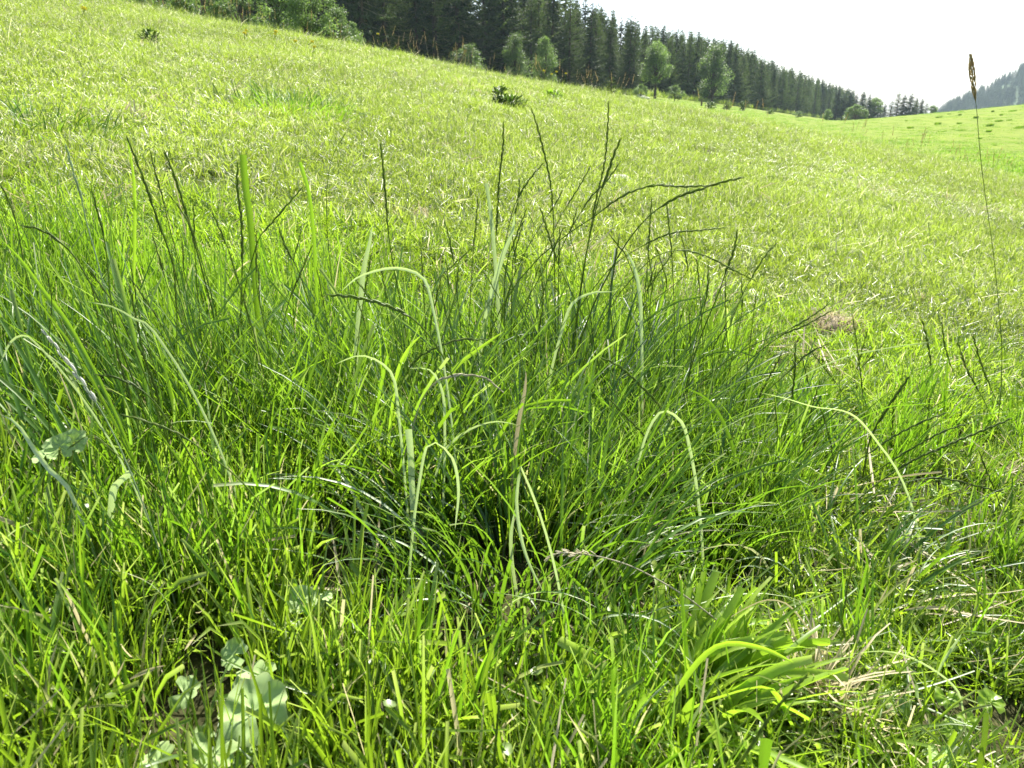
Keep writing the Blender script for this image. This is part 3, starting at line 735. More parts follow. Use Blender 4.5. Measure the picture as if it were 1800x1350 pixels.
# tip-to-base polylines in the photograph's pixels, metres ahead, label, extras
STALKS = [
 ([(222,238),(238,278),(257,328),(278,390),(300,450),(320,530)],1.42,'thick wavy dark spike leaning left beside the thin upright green leaf',dict(spike=.62,w=1.35)),
 ([(262,258),(272,300),(285,345),(298,400),(314,460)],1.46,'thin dark spike standing just right of the thick wavy left-leaning spike',dict(spike=.5,w=.8)),
 ([(288,263),(303,300),(318,345),(333,395),(350,455),(372,540)],1.40,'dark spike with loose open grains, parallel to the thick wavy left one',dict(spike=.6,w=1.3)),
 ([(293,337),(315,365),(335,400),(352,450)],1.48,'short thin spike crossing the loose grained dark spike half way up',dict(spike=.5,w=.75)),
 ([(418,283),(417,330),(424,385),(426,450),(424,530)],1.38,'upright grained spike touching the left edge of the widest flat topped leaf',dict(spike=.7,w=1.25)),
 ([(533,328),(505,360),(475,395),(455,420),(438,475)],1.40,'stiff dark spike slanting up right from the foot of the widest flat topped leaf',dict(spike=.6,w=.9)),
 ([(608,232),(585,275),(575,330),(575,400),(581,470)],1.38,'smooth bare stem whose tip curves gently right like a hook',dict(spike=.12,w=.7)),
 ([(669,250),(673,290),(678,350),(682,400),(690,460),(704,530)],1.40,'tall lone vertical dark spike between the hooked stem and the central bunch',dict(spike=.5,w=1.1)),
 ([(885,213),(884,260),(878,310),(875,360),(872,420),(866,510)],1.45,'straight slim dark spike below the pair of dark weeds',dict(spike=.65,w=1)),
 ([(934,190),(945,225),(958,275),(967,320),(972,370),(974,430)],1.47,'tall wavy spike leaning left that stands highest over the central bunch',dict(spike=.72,w=.9)),
 ([(1070,177),(1068,230),(1062,290),(1048,350),(1035,420),(1020,520)],1.45,'tallest stalk of all, rising straight towards the small fir at the crest',dict(spike=.6,w=.85)),
 ([(1093,241),(1080,270),(1068,305),(1055,340),(1040,400)],1.42,'plump dark spike leaning right against the tallest stalk',dict(spike=.6,w=1.25)),
 ([(1090,285),(1065,320),(1040,345),(1008,395),(980,450)],1.44,'slim spike slanting right, crossing behind the tallest stalk',dict(spike=.5,w=.9)),
 ([(958,284),(935,310),(915,340),(900,375),(885,440)],1.43,'short spike bent right next to the straight slim dark spike',dict(spike=.5,w=.9)),
 ([(1039,290),(1020,325),(1003,352),(985,382),(962,430)],1.48,'fine spike slanting right between the tall wavy spike and the tallest stalk',dict(spike=.5,w=.75)),
 ([(990,333),(975,360),(955,390),(930,430)],1.50,'small spike low in the central bunch, slanting right under the tall wavy one',dict(spike=.5,w=.7)),
 ([(914,312),(912,340),(905,380),(895,440)],1.50,'short upright spike rising between the bent short spike and slim dark spike',dict(spike=.6,w=.7)),
 ([(840,345),(838,380),(832,440),(828,500)],1.50,'short plain upright spike left of the pale cut blade tips',dict(spike=.6,w=.75)),
 ([(1308,312),(1270,320),(1230,333),(1190,347),(1150,372),(1120,402),(1090,445),(1055,510)],1.40,'longest arched spike reaching far right, heavy and dark at its tip',dict(spike=.45,w=1.35)),
 ([(1255,326),(1200,328),(1150,326),(1110,337),(1075,357),(1045,380),(1000,410),(950,450)],1.42,'flat arched wavy spike lying along above the longest arched spike',dict(spike=.6,w=1.1)),
 ([(1278,400),(1230,405),(1180,410),(1130,432),(1080,465),(1040,510)],1.44,'wavy arched spike below the two longest, pointing level to the right',dict(spike=.55,w=.85)),
 ([(1330,495),(1290,475),(1240,450),(1195,440),(1150,452),(1110,490)],1.38,'arched pale topped spike whose tip droops to the lower right',dict(spike=.6,w=.85)),
 ([(1297,402),(1290,440),(1278,472),(1263,515),(1240,570)],1.42,'stout short upright spike with a hooked root-ward bend right of the arches',dict(spike=.5,w=1.2)),
 ([(1368,425),(1345,450),(1320,490),(1300,530),(1280,580)],1.44,'fine crooked spike leaning right at the edge of the lawn',dict(spike=.5,w=.8)),
 ([(1146,345),(1142,400),(1140,440),(1134,510)],1.45,'thin vertical spike crossing through the roots of the long arches',dict(spike=.6,w=.8)),
 ([(1172,355),(1176,400),(1181,450),(1184,510)],1.46,'thin vertical spike standing just right of the one crossing the arches',dict(spike=.6,w=.75)),
 ([(1070,410),(1085,430),(1100,450),(1120,500)],1.47,'short left-leaning dark spike under the long arches',dict(spike=.5,w=.8)),
 ([(1225,452),(1228,490),(1232,540),(1235,600)],1.45,'upright short dark stalk between the stout short spike and the tuft',dict(spike=.4,w=.8)),
 ([(1460,533),(1420,560),(1380,583),(1320,608),(1270,640)],1.40,'upper of three long low spikes reaching towards the brown dead patch',dict(spike=.4,w=.95)),
 ([(1462,546),(1415,572),(1370,592),(1310,640),(1270,690)],1.40,'middle of three long low spikes reaching towards the brown dead patch',dict(spike=.4,w=1.0)),
 ([(1458,603),(1420,622),(1390,650),(1345,690),(1290,740)],1.36,'lower of three long low spikes, just under the brown dead patch',dict(spike=.4,w=1.0)),
 ([(1398,600),(1397,650),(1393,690),(1383,750),(1370,830)],1.36,'dark vertical spike left below the brown dead patch',dict(spike=.45,w=1.1)),
 ([(1497,545),(1508,620),(1516,690),(1520,760),(1522,860),(1518,960)],1.42,'very thin upright stalk passing the right side of the brown dead patch',dict(spike=.35,w=.65)),
 ([(1600,660),(1575,695),(1552,730),(1530,770),(1518,830)],1.40,'plump reddish dark spike leaning right on the right hand lawn',dict(spike=.6,w=1.6)),
 ([(1666,725),(1620,742),(1570,768),(1530,795),(1470,835),(1400,880)],1.30,'uppermost of the four long spikes that reach right over the lawn',dict(spike=.5,w=1.1)),
 ([(1710,742),(1660,758),(1600,790),(1550,822),(1490,860),(1420,920)],1.28,'second of the four long spikes that reach right over the lawn, pale',dict(spike=.5,w=1.0)),
 ([(1780,735),(1720,760),(1660,785),(1600,812),(1540,852),(1480,905),(1420,975)],1.25,'longest and thickest of the four spikes that reach right over the lawn',dict(spike=.5,w=1.35)),
 ([(1768,867),(1720,855),(1670,843),(1620,842),(1560,860),(1500,900)],1.22,'drooping spike at the right edge, lowest of those reaching over the lawn',dict(spike=.5,w=1.0)),
 ([(1435,700),(1450,740),(1462,790),(1470,860),(1472,950)],1.30,'dark curved stalk leaning left below the plump reddish spike',dict(spike=.4,w=.8)),
 ([(1330,808),(1350,850),(1370,890),(1390,960)],1.20,'short left-leaning stalk at the right flank of the central tussock',dict(spike=.4,w=.8)),
 ([(1620,560),(1632,610),(1640,680),(1642,740)],1.9,'thin upright lawn stalk with three others right of the dead patch',dict(spike=.5,w=1)),
 ([(1683,600),(1700,650),(1730,705),(1762,770)],1.8,'thin lawn stalk leaning left below the tan headed tall stem',dict(spike=.5,w=1)),
 ([(1710,588),(1725,640),(1750,700),(1785,760)],1.8,'thin lawn stalk leaning left beside the tan headed tall stem',dict(spike=.5,w=1.1)),
 ([(1655,565),(1664,620),(1690,690),(1700,720)],2.0,'faint thin lawn stalk between the lone upright and the leaning ones',dict(spike=.5,w=.8)),
 ([(1720,790),(1735,830),(1755,880),(1765,920)],1.3,'thin dark leaning stalk low at the right picture edge',dict(spike=.5,w=.9)),
 ([(1760,880),(1720,945),(1690,990),(1650,1060)],1.10,'thin straight dark stem slanting right low on the right hand lawn',dict(spike=.15,w=.8)),
 ([(70,570),(95,605),(125,645),(150,680),(185,735),(212,790)],.78,'bleached white twisted spike slanting across the left hand growth',dict(spike=.62,w=2.8,sw=.9,mat='pale',smat='bleached')),
 ([(165,658),(200,663),(240,680),(270,705),(300,745)],1.15,'reddish tipped spike just right of the bleached white spike',dict(spike=.55,w=1.1)),
 ([(212,728),(260,742),(320,766),(370,802),(420,842),(470,900)],1.10,'long low spike slanting down right beneath the reddish tipped one',dict(spike=.4,w=1.1)),
 ([(205,612),(215,650),(230,700),(245,760)],1.15,'pale green beaded spike right of the bleached white one',dict(spike=.6,w=1.2)),
 ([(240,600),(262,650),(278,700),(295,770)],1.15,'taller pale green beaded spike in the left hand growth',dict(spike=.6,w=1.2)),
 ([(118,790),(160,765),(195,790),(230,820)],1.10,'small beaded drooping stalk over the crinkled left hand leaf',dict(spike=.3,w=.8)),
 ([(115,252),(128,300),(142,345),(152,390),(166,440)],1.75,'pale thin spike leaning left, farthest out at the top left',dict(spike=.5,w=1,mat='pale')),
 ([(36,396),(65,402),(95,418),(130,450),(160,500)],1.6,'dark wavy spike drooping to the left above the leaning bundle',dict(spike=.6,w=1)),
 ([(0,322),(14,350),(28,390),(36,430)],1.7,'thin dark spike at the left picture edge',dict(spike=.6,w=.9)),
 ([(160,330),(172,375),(185,430),(190,480)],1.6,'thin spike between the pale outermost one and the thin green leaf',dict(spike=.5,w=.9)),
 ([(372,370),(385,400),(402,440),(415,480)],1.5,'short left-leaning spike left of the widest flat topped leaf',dict(spike=.5,w=.9)),
 ([(340,358),(341,390),(342,430),(345,480)],1.5,'short vertical thin spike below the loose grained dark spike',dict(spike=.5,w=.75)),
 ([(490,400),(500,430),(522,470),(540,520)],1.5,'short left-leaning spike under the thin flat topped leaf',dict(spike=.5,w=.9)),
 ([(575,518),(620,522),(680,537),(728,562),(765,605),(795,660),(812,720)],1.25,'horizontal heavy spike drooping left over the middle of the tall growth',dict(spike=.45,w=1.5)),
 ([(858,598),(810,597),(770,610),(732,632),(705,675),(690,730)],1.25,'arched beaded spike bending right in the middle of the tussock',dict(spike=.6,w=1.1)),
 ([(885,690),(850,664),(800,660),(760,677),(738,712),(720,770)],1.18,'arched straw coloured seeding spike bending right below the beaded arch',dict(spike=.5,w=1.2,mat='straw')),
 ([(1055,628),(1090,645),(1130,682),(1165,722),(1200,785),(1238,870)],1.18,'thick brownish spike leaning left across the right half of the tussock',dict(spike=.5,w=1.5)),
 ([(1068,697),(1090,722),(1120,752),(1150,785),(1200,850)],1.18,'slimmer brownish spike just under the thick left-leaning one',dict(spike=.5,w=1.1)),
 ([(960,980),(985,972),(1010,973),(1060,980),(1120,1000),(1200,1045),(1260,1090)],0.98,'fallen stalk with a ragged tan seed head low at the centre',dict(spike=.3,w=1.2,mat='straw',style='plume')),
 ([(908,582),(916,640),(922,700),(930,760),(955,840)],1.2,'dark upright stem with a withered brown joint at the tussock centre',dict(spike=.1,w=1.1)),
 ([(1010,640),(995,700),(978,770),(962,850)],1.15,'bare dark stem crossing the one with the withered joint',dict(spike=.1,w=1.1)),
 ([(950,470),(955,520),(948,580),(938,650),(930,720)],1.3,'thin dark stem rising in the middle above the withered joint',dict(spike=.4,w=.8)),
 ([(1245,462),(1242,520),(1225,590),(1212,650)],1.35,'dark stem right of centre with a kink, among pale drooping blades',dict(spike=.4,w=.9)),
 ([(740,430),(742,470),(745,520),(748,570)],1.45,'short stiff dark spike between the lone vertical spike and central bunch',dict(spike=.5,w=.8)),
 ([(780,385),(790,420),(798,470),(805,530)],1.45,'short left-leaning dark spike left of the central bunch',dict(spike=.5,w=.8)),
 ([(880,1172),(879,1215),(873,1285),(868,1350),(866,1400)],0.56,'blurred green spike standing close at the bottom centre',dict(spike=.85,w=1.6)),
 ([(1422,1183),(1385,1222),(1352,1262),(1320,1312),(1288,1360)],0.52,'thick blurred green spike close at the bottom right, leaning right',dict(spike=.8,w=2.0)),
 ([(1175,1198),(1135,1238),(1105,1290),(1080,1345)],0.66,'pale whitish green spike leaning right at the bottom centre',dict(spike=.6,w=1.2,mat='pale')),
 ([(370,1120),(330,1150),(290,1200),(252,1268),(222,1340)],0.66,'plain grey green stem leaning right near the round leaves',dict(spike=.3,w=1.2)),
 ([(1463,1030),(1472,1070),(1485,1120),(1494,1200),(1492,1290)],0.86,'upright brownish green spike over the lower right straw bundle',dict(spike=.35,w=1.3)),
 ([(1500,985),(1490,1030),(1482,1080),(1470,1130),(1452,1220)],0.9,'green spike crossing behind the upright brownish one at lower right',dict(spike=.4,w=1.2)),
]
for px, Y, lab, kw in STALKS:
    ryegrass(px, Y, lab, **kw)

_r = np.random.default_rng(404)
MORE = [(x0, x1, y0, y1, n, t) for x0, x1, y0, y1, n, t in (
    (250, 420, 400, 480, 5, 'left of the widest flat topped leaf'), (430, 560, 400, 500, 5, 'between the two flat topped leaves'),
    (590, 690, 420, 500, 4, 'by the lone vertical spike'), (720, 860, 400, 490, 6, 'left of the central bunch'),
    (870, 1030, 350, 440, 7, 'inside the central bunch'), (1040, 1200, 400, 480, 7, 'beneath the long arches'),
    (1200, 1350, 440, 560, 6, 'at the right end of the arches'), (1330, 1480, 600, 740, 5, 'below the low spikes near the dead patch'),
    (1500, 1720, 560, 760, 6, 'on the right lawn'), (20, 230, 430, 560, 7, 'in the left hand growth'))]
for x0, x1, y0, y1, n, t in MORE:
    for i in range(n):
        x = _r.uniform(x0, x1); y = _r.uniform(y0, y1); ln = _r.normal(.15 if x > 700 else -.2, .3); H = _r.uniform(90, 190)
        cv = _r.normal(0, 12)
        ryegrass([(x, y), (x - ln * H * .3 + cv * .6, y + H * .3), (x - ln * H * .6 + cv, y + H * .6), (x - ln * H, y + H)], _r.uniform(1.35, 1.6) if x < 1500 else _r.uniform(1.5, 2.2),
                 ('short' if H < 140 else 'longer') + ' thin green spike leaning ' + ('right, ' if ln > 0 else 'left, ') + t, spike=_r.uniform(.4, .6), w=_r.uniform(.55, .85),
                 group='thin spikes ' + t)

# the tall stem with the tan head at the right
ryegrass([(1706,96),(1707,112),(1710,140),(1714,172),(1717,195),(1722,260),(1730,330),(1740,400),(1750,480),(1760,590)], 1.75,
         'tall thin stem with a tan fox-tail head standing out against the sky', spike=0.16, style='fox', w=1.1, sw=.75, smat='head',
         name='foxtail_stalk', cat='grass stalk', group='foxtail grass')

BLADES = [
 ([(222,240),(232,290),(237,350),(236,450),(234,540)],1.42,'thin yellow green leaf standing upright beside the thick wavy spike',dict(width=.0055,mat='broad')),
 ([(427,272),(432,330),(440,390),(446,470)],1.38,'widest flat topped dark green leaf, cut square at the tip',dict(width=.011,mat='lush',cut=.95)),
 ([(527,285),(543,340),(552,420),(556,500)],1.38,'narrower flat topped leaf, bright green, right of the widest one',dict(width=.006,mat='lush',cut=.9)),
 ([(655,395),(649,430),(640,470),(632,540)],1.38,'white gleaming blade tip standing left of the lone vertical spike',dict(width=.009)),
 ([(855,322),(862,370),(868,430)],1.42,'white gleaming cut blade next to the straight slim spike',dict(width=.007,cut=.8)),
 ([(905,375),(900,410),(885,445),(868,500)],1.40,'pale curled blade at the foot of the central bunch',dict(width=.009)),
 ([(600,512),(630,487),(680,472),(718,475),(748,495),(765,560)],1.25,'silvery blade arched over to the left above the drooping heavy spike',dict(width=.008,)),
 ([(590,640),(630,625),(665,635),(692,665),(702,740)],1.20,'silvery arched blade bending left at mid height, left of the tussock',dict(width=.008)),
 ([(152,530),(200,540),(235,560),(264,575),(310,640)],1.25,'pale stiff blade lying out to the left above the bleached spike',dict(width=.007)),
 ([(0,728),(30,745),(60,790),(90,830),(118,855),(150,930)],0.98,'broad grey green blade arching left over the crinkled leaf',dict(width=.010)),
 ([(720,648),(755,650),(778,690),(782,770),(780,850)],1.15,'silvery blade hanging over in a tight arch in the tussock middle',dict(width=.007)),
 ([(800,930),(806,860),(795,805),(765,778),(748,790),(735,860)],1.08,'long silvery blade hanging down in the dark heart of the tussock',dict(width=.009)),
 ([(910,747),(870,741),(822,757),(780,795),(760,860)],1.12,'silvery blade arched to the right below the seeding arch',dict(width=.007)),
 ([(1080,513),(1040,515),(1005,535),(985,590)],1.30,'silvery blade bent level right on the far mound',dict(width=.008)),
 ([(1100,440),(1115,470),(1125,520),(1128,600)],1.35,'pale blade falling left on the far mound right of centre',dict(width=.008)),
 ([(955,1040),(930,990),(915,940),(908,880),(915,820)],1.02,'long white green blade hanging down into the shaded front hollow',dict(width=.009)),
 ([(905,895),(898,950),(903,1010),(915,1080)],1.02,'silvery upright blade in front of the shaded hollow',dict(width=.010)),
 ([(975,985),(1020,1030),(1070,1080),(1120,1125),(1190,1150)],0.98,'long straight blade slanting down right from the tan seed head',dict(width=.009,mat='tussock')),
 ([(860,1040),(920,1050),(990,1065),(1050,1100),(1090,1160),(1098,1190)],0.95,'dull silvery blade bowed over the right of the shaded hollow',dict(width=.008)),
 ([(1205,682),(1240,700),(1270,740),(1292,800),(1312,880)],1.18,'broad dull green blade with a bent pale tip right of centre',dict(width=.010,mat='tussock')),
 ([(1120,830),(1128,790),(1145,745),(1168,722),(1200,745),(1215,800)],1.15,'silvery blade making a tight loop right of centre',dict(width=.009)),
 ([(1335,690),(1380,700),(1430,715),(1500,730),(1560,800)],1.2,'pale flat blade lying out to the left over the right lawn',dict(width=.007)),
 ([(1655,708),(1600,712),(1560,716),(1500,745),(1460,800)],1.3,'thin dark green blade pointing level to the right edge',dict(width=.005,mat='tussock')),
 ([(1640,600),(1560,612),(1480,630),(1400,670),(1350,740)],1.5,'long pale blade slanting over the lawn below the dead patch',dict(width=.005)),
 ([(885,583),(860,600),(830,622),(800,648),(770,700)],1.2,'bright green pointed leaf slanting right above the arched spikes',dict(width=.010,mat='broad')),
 ([(740,590),(720,610),(700,650),(690,710)],1.2,'bright green leaf fanning right in the left of the tussock',dict(width=.010,mat='broad')),
 ([(925,655),(922,690),(912,740),(905,800)],1.18,'bleached withered leaf hanging by the brown joint at the centre',dict(width=.012,mat='straw')),
 ([(718,755),(722,800),(724,850),(726,900)],1.1,'pale broad cut blade upright in the tussock left of centre',dict(width=.010,cut=.9)),
 ([(0,455),(40,500),(90,560),(140,630),(190,720)],1.0,'upper blade of the bundle leaning in from the left edge',dict(width=.006,mat='lush')),
 ([(0,420),(35,455),(75,510),(120,570),(170,660)],1.05,'topmost blade of the bundle leaning in from the left edge',dict(width=.006,mat='lush')),
 ([(0,560),(50,590),(100,625),(150,680),(220,790)],1.05,'lowest blade of the bundle leaning in from the left edge',dict(width=.006,mat='lush')),
 ([(0,640),(20,600),(45,590),(70,610)],1.1,'short bowed blade at the left edge by the white spike',dict(width=.006)),
 ([(60,917),(30,930),(5,950)],0.9,'whitish curved blade low at the left edge',dict(width=.005)),
 ([(230,830),(212,845),(200,860),(195,900)],1.02,'short broad glossy blade piece left below the low spike',dict(width=.010,cut=.8)),
 ([(320,1105),(312,1140),(295,1180),(262,1240)],0.82,'blade with a white gleaming tip left of the round leaves',dict(width=.008,mat='tussock')),
 ([(180,1000),(230,1010),(285,1045),(310,1120)],0.85,'thin bowed blade in the lower left lawn',dict(width=.004,mat='pale')),
 ([(0,1280),(15,1310),(35,1350),(50,1380)],0.62,'white gleaming blade in the bottom left corner',dict(width=.007)),
 ([(1395,1165),(1340,1140),(1275,1132),(1230,1160),(1180,1230),(1150,1290)],0.72,'broad yellow green leaf of the bottom clump',dict(width=.012,mat='broad')),
 ([(1400,1290),(1360,1215),(1320,1210),(1250,1230)],0.72,'folded yellow green leaf right of the bottom clump',dict(width=.012,mat='broad')),
 ([(1590,1262),(1540,1256),(1490,1256),(1470,1262)],0.80,'broad ribbed green blade lying flat near the clover',dict(width=.012,mat='lush',cut=.95)),
 ([(1348,1300),(1345,1320),(1340,1360)],0.60,'short squared blade stub at the bottom right',dict(width=.010,mat='tussock',cut=.95)),
 ([(1690,1115),(1660,1160),(1650,1180)],0.85,'bowed pale blade on the lower right lawn',dict(width=.006)),
 ([(1275,1092),(1300,1075),(1345,1055),(1380,1060),(1402,1080)],0.85,'straw coloured bowed stem over the lower right of the tussock',dict(width=.004,mat='straw')),
 ([(1490,1150),(1560,1145),(1620,1165),(1680,1210),(1695,1260)],0.8,'long silvery blade bowed right on the lower lawn',dict(width=.005)),
]

# ------------------------------------------------------------------ tussocks: rooted bunches of long arching blades
def tussock(px, py, label, n_part, n_bulk, Lr, lean, bend, spread=0.12, mat='tussock', w=0.0046, seed=1, aim=None, cat='grass tussock', name='grass_tussock', pale=0.26, group='tussocks of long dark grass', cut=0.15):
    c = on_ground(px, py); r = np.random.default_rng(seed)
    e = empty(name, c, label, cat, group)
    n = n_part + n_bulk
    a = r.random(n) * 2 * math.pi; d = spread * np.sqrt(r.random(n))
    bx, by = d * np.cos(a), d * np.sin(a)
    bz = height(c[0] + bx, c[1] + by) - c[2] - 0.004
    az = a + r.normal(0, 0.8, n)
    if aim is not None:
        az = np.where(r.random(n) < 0.5, aim + r.normal(0, 0.5, n), az)
    L = Lr[0] + (Lr[1] - Lr[0]) * r.random(n) ** 0.8
    L = L * (1 - (.50 if py < 1100 else 0) * np.maximum(0, -np.sin(az)))
    ph = np.abs(r.normal(0, lean, n)) + d / spread * lean * 0.8; bd = np.abs(r.normal(bend, bend * 0.45, n))
    ct = np.where(r.random(n) < cut, r.uniform(.6, .9, n), 0)
    dry = np.where(r.random(n) < 0.08, r.uniform(0.4, 0.9, n), 0)
    rnd = r.random(n); tw = r.normal(0, 0.8, n); ww = w * r.uniform(0.6, 1.35, n) * np.where(dry > 0, .55, 1); L = L * np.where(dry > 0, .7, 1)
    base = np.stack([bx, by, bz], -1)
    order = np.argsort(-(L * (0.7 + 0.3 * r.random(n)) - 0.5 * by))     # longest and front blades become single parts
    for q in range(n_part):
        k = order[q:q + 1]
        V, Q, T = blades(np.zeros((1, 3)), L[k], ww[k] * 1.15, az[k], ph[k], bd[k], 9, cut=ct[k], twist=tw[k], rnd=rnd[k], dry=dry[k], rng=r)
        pl = r.random() < (pale * 1.8 if mat == 'tussock' else pale * .35)  # share of blades whose pale colour stands in for sun glints
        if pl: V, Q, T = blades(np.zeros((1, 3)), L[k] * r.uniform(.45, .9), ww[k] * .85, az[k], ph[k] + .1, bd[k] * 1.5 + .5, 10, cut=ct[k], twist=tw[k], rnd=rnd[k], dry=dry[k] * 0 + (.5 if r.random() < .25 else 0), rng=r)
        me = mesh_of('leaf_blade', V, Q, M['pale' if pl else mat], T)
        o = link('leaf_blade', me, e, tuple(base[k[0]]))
    k = order[n_part:]
    V, Q, T = blades(base[k], L[k], ww[k], az[k], ph[k], bd[k], 7, cut=ct[k], twist=tw[k], rnd=rnd[k], dry=dry[k], rng=r)
    o = link('leaf_mass', mesh_of('leaf_mass', V, Q, M[mat], T), e)
    o['kind'] = 'stuff'
    TUSSOCKS.append(e)
    return e
TUSSOCKS = []
tussock(905, 1000, 'largest central tussock of dark arching grass with a shaded hollow in front', 150, 620, (0.10, 0.36), 0.22, 0.85, 0.20, seed=11)
tussock(1010, 800, 'dark grass mound behind the centre, its pale blades bending over', 130, 760, (0.12, 0.40), 0.22, 0.85, 0.22, seed=12)
tussock(720, 850, 'tussock left of the centre with many upright blades', 90, 500, (0.12, 0.37), 0.18, 0.7, 0.17, seed=13, mat='lush')
tussock(1180, 930, 'tussock at the right flank whose blades lean out over the lawn', 100, 460, (0.10, 0.31), 0.20, 0.65, 0.15, seed=14)
tussock(470, 860, 'bright upright tussock in the left part of the growth', 80, 400, (0.12, 0.36), 0.16, 0.5, 0.20, seed=15, mat='lush')
tussock(200, 830, 'left-leaning tussock beside the bleached spike', 80, 400, (0.12, 0.34), 0.22, 0.6, 0.20, seed=16, mat='lush', aim=2.6)
tussock(1330, 800, 'loose small tussock at the right rim of the tall growth', 60, 200, (0.08, 0.26), 0.25, 0.6, 0.14, seed=17, aim=0.1)
tussock(1530, 1010, 'sparse tuft at the right from which the long spikes spread', 50, 60, (0.08, 0.24), 0.5, 0.8, 0.10, seed=18, aim=0.3, cut=.4)
tussock(1190, 1255, 'yellow green broad leaved grass clump at the bottom right of centre', 90, 60, (0.08, 0.20), 0.6, 0.9, 0.06, mat='broad', w=0.012, seed=19, cat='grass clump', name='broad_leaved_grass', pale=0.05, group='broad leaved grass', aim=0.3, cut=.35)
tussock(520, 205, 'dark green tuft on the sunny slope in the upper left meadow', 30, 420, (0.07, 0.24), 0.3, 0.7, 0.33, mat='medium', w=0.006, seed=20, name='meadow_tuft', cat='grass tuft', group='tufts on the slope', pale=0)
tussock(430, 200, 'paler tuft left of the dark one in the upper left meadow', 15, 220, (0.06, 0.17), 0.3, 0.7, 0.3, mat='far_blades', w=0.007, seed=21, name='meadow_tuft', cat='grass tuft', group='tufts on the slope', pale=0)
tussock(60, 235, 'dark green tuft at the left edge of the upper meadow', 15, 220, (0.06, 0.17), 0.3, 0.7, 0.3, mat='medium', w=0.007, seed=22, name='meadow_tuft', cat='grass tuft', group='tufts on the slope', pale=0)

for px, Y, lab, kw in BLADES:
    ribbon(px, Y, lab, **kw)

# ------------------------------------------------------------------ round-leaved plants
def round_leaf_mesh(r, R, lobes=7, cup=0.35):
    """scalloped, crinkled leaf with a notch at the stalk and paler raised veins"""
    na, nr = 70, 7; V = [[0, 0, 0]]; Q = []; T = [[.9, 0, 0]]
    a0 = r.uniform(.2, .5); ph = r.uniform(0, 6.28, 6); ell = r.uniform(.8, 1.0)
    for i in range(1, nr + 1):
        f = i / nr
        for j in range(na + 1):
            q = j / na; a = a0 + (2 * math.pi - 2 * a0) * q - math.pi / 2
            vein = abs(math.sin(q * math.pi * lobes))                      # 0 on a vein's gap, 1 along a lobe
            s = 1 + f ** 3 * (0.13 * vein + 0.035 * math.sin(q * 60 + ph[0]) + .05 * math.sin(q * 9 + ph[1])) - 0.10 * f
            rr = R * f * s
            z = R * (cup * f * f * 0.35 + 0.09 * f * (1 - vein) + 0.13 * f * f * math.sin(a * 2 + ph[2]) + 0.07 * f * math.sin(a * 5 + ph[3] + 3 * f)
                     + .035 * math.sin(9 * f + ph[4]) * math.sin(q * 25 + ph[5]) - .25 * f ** 4 * max(0, math.sin(a + ph[1])))
            V.append([rr * math.cos(a), rr * math.sin(a) * ell, z]); T.append([.9 if vein > .93 else .35 + .2 * math.sin(q * 40 + 6 * f), .18 * (f > .93), f])
    m = na + 1
    for j in range(0, na, 2): Q.append([0, 1 + j, 2 + j, 3 + j])
    for i in range(nr - 1):
        for j in range(na): Q.append([1 + i * m + j, 1 + (i + 1) * m + j, 1 + (i + 1) * m + j + 1, 1 + i * m + j + 1])
    return np.array(V), np.array(Q), np.array(T)

def leafy_plant(label, root, leaves, seed, group, mat='round', name='round_leaved_plant', cat='plant'):
    """leaves: (px, py, radius m, height m above the ground, tilt)"""
    r = np.random.default_rng(seed); base = on_ground(*root)
    e = empty(name, base, label, cat, group)
    for px, py, R, hz, tilt in leaves:
        hz = hz + .022
        g = on_ground(px, py)
        # the leaf's centre lies on the view ray, hz above the ground
        d = ray(px, py); o0 = np.array([0, 0, CAMZ]); dist = (CAMZ - g[2] - hz) / max(1e-3, (CAMZ - g[2])) * np.linalg.norm(g - o0)
        p = o0 + d / np.linalg.norm(d) * dist
        V, Q, T = round_leaf_mesh(r, R, cup=r.uniform(0.1, 0.5))
        rz = r.uniform(0, 6.28); c, s = math.cos(rz), math.sin(rz)
        V = V @ np.array([[c, s, 0], [-s, c, 0], [0, 0, 1]])
        tx = tilt; c, s = math.cos(tx), math.sin(tx)
        V = V @ np.array([[1, 0, 0], [0, c, s], [0, -s, c]])
        me = mesh_of('leaf', V, Q, M[mat], T)
        lf = link('leaf', me, e, tuple(p - base))
        mb = Mb(); q = p - base
        tube(mb, np.array([[0, 0, -hz * .9], [q[0] * -0.15, 0.004, -hz * .5], [0, 0, -0.001]]), 0.0012, 5, (0.6, 0.1, 0))
        link('leaf_stalk', mb.mesh('leaf_stalk', M['stem']), lf)
    return e
leafy_plant('plant with pale round scalloped leaves in the lower left grass, biggest leaf in front', (430, 1290),
            [(447, 1250, .033, .05, .5), (455, 1200, .024, .035, .45), (322, 1218, .017, .03, .6), (410, 1150, .015, .05, .7)], 3, 'round leaved plants')
leafy_plant('half hidden pale round leaves at the bottom edge below the biggest round leaf', (370, 1345),
            [(375, 1325, .022, .03, .4), (420, 1330, .018, .02, .3), (275, 1340, .018, .03, .5), (355, 1300, .013, .02, .6)], 4, 'round leaved plants')
leafy_plant('crinkled pale leaves with a yellowing one at the left, under the broad bowed blade', (110, 840),
            [(105, 785, .017, .10, .9), (80, 800, .015, .09, .4), (130, 775, .015, .10, 1.2)], 5, 'round leaved plants')
leafy_plant('small pale leaves showing through the shaded grass left of the hollow', (550, 1075),
            [(530, 1055, .018, .04, .6), (560, 1052, .016, .04, .9), (573, 1048, .008, .06, .3)], 6, 'round leaved plants')
leafy_plant('bright yellow green clover leaves at the lower right of the lawn', (1690, 1260),
            [(1663, 1227, .014, .04, .5), (1742, 1234, .017, .04, .4), (1700, 1268, .012, .03, .5), (1672, 1282, .013, .03, .6)], 7, 'clover plants', mat='broad', name='clover_plant')
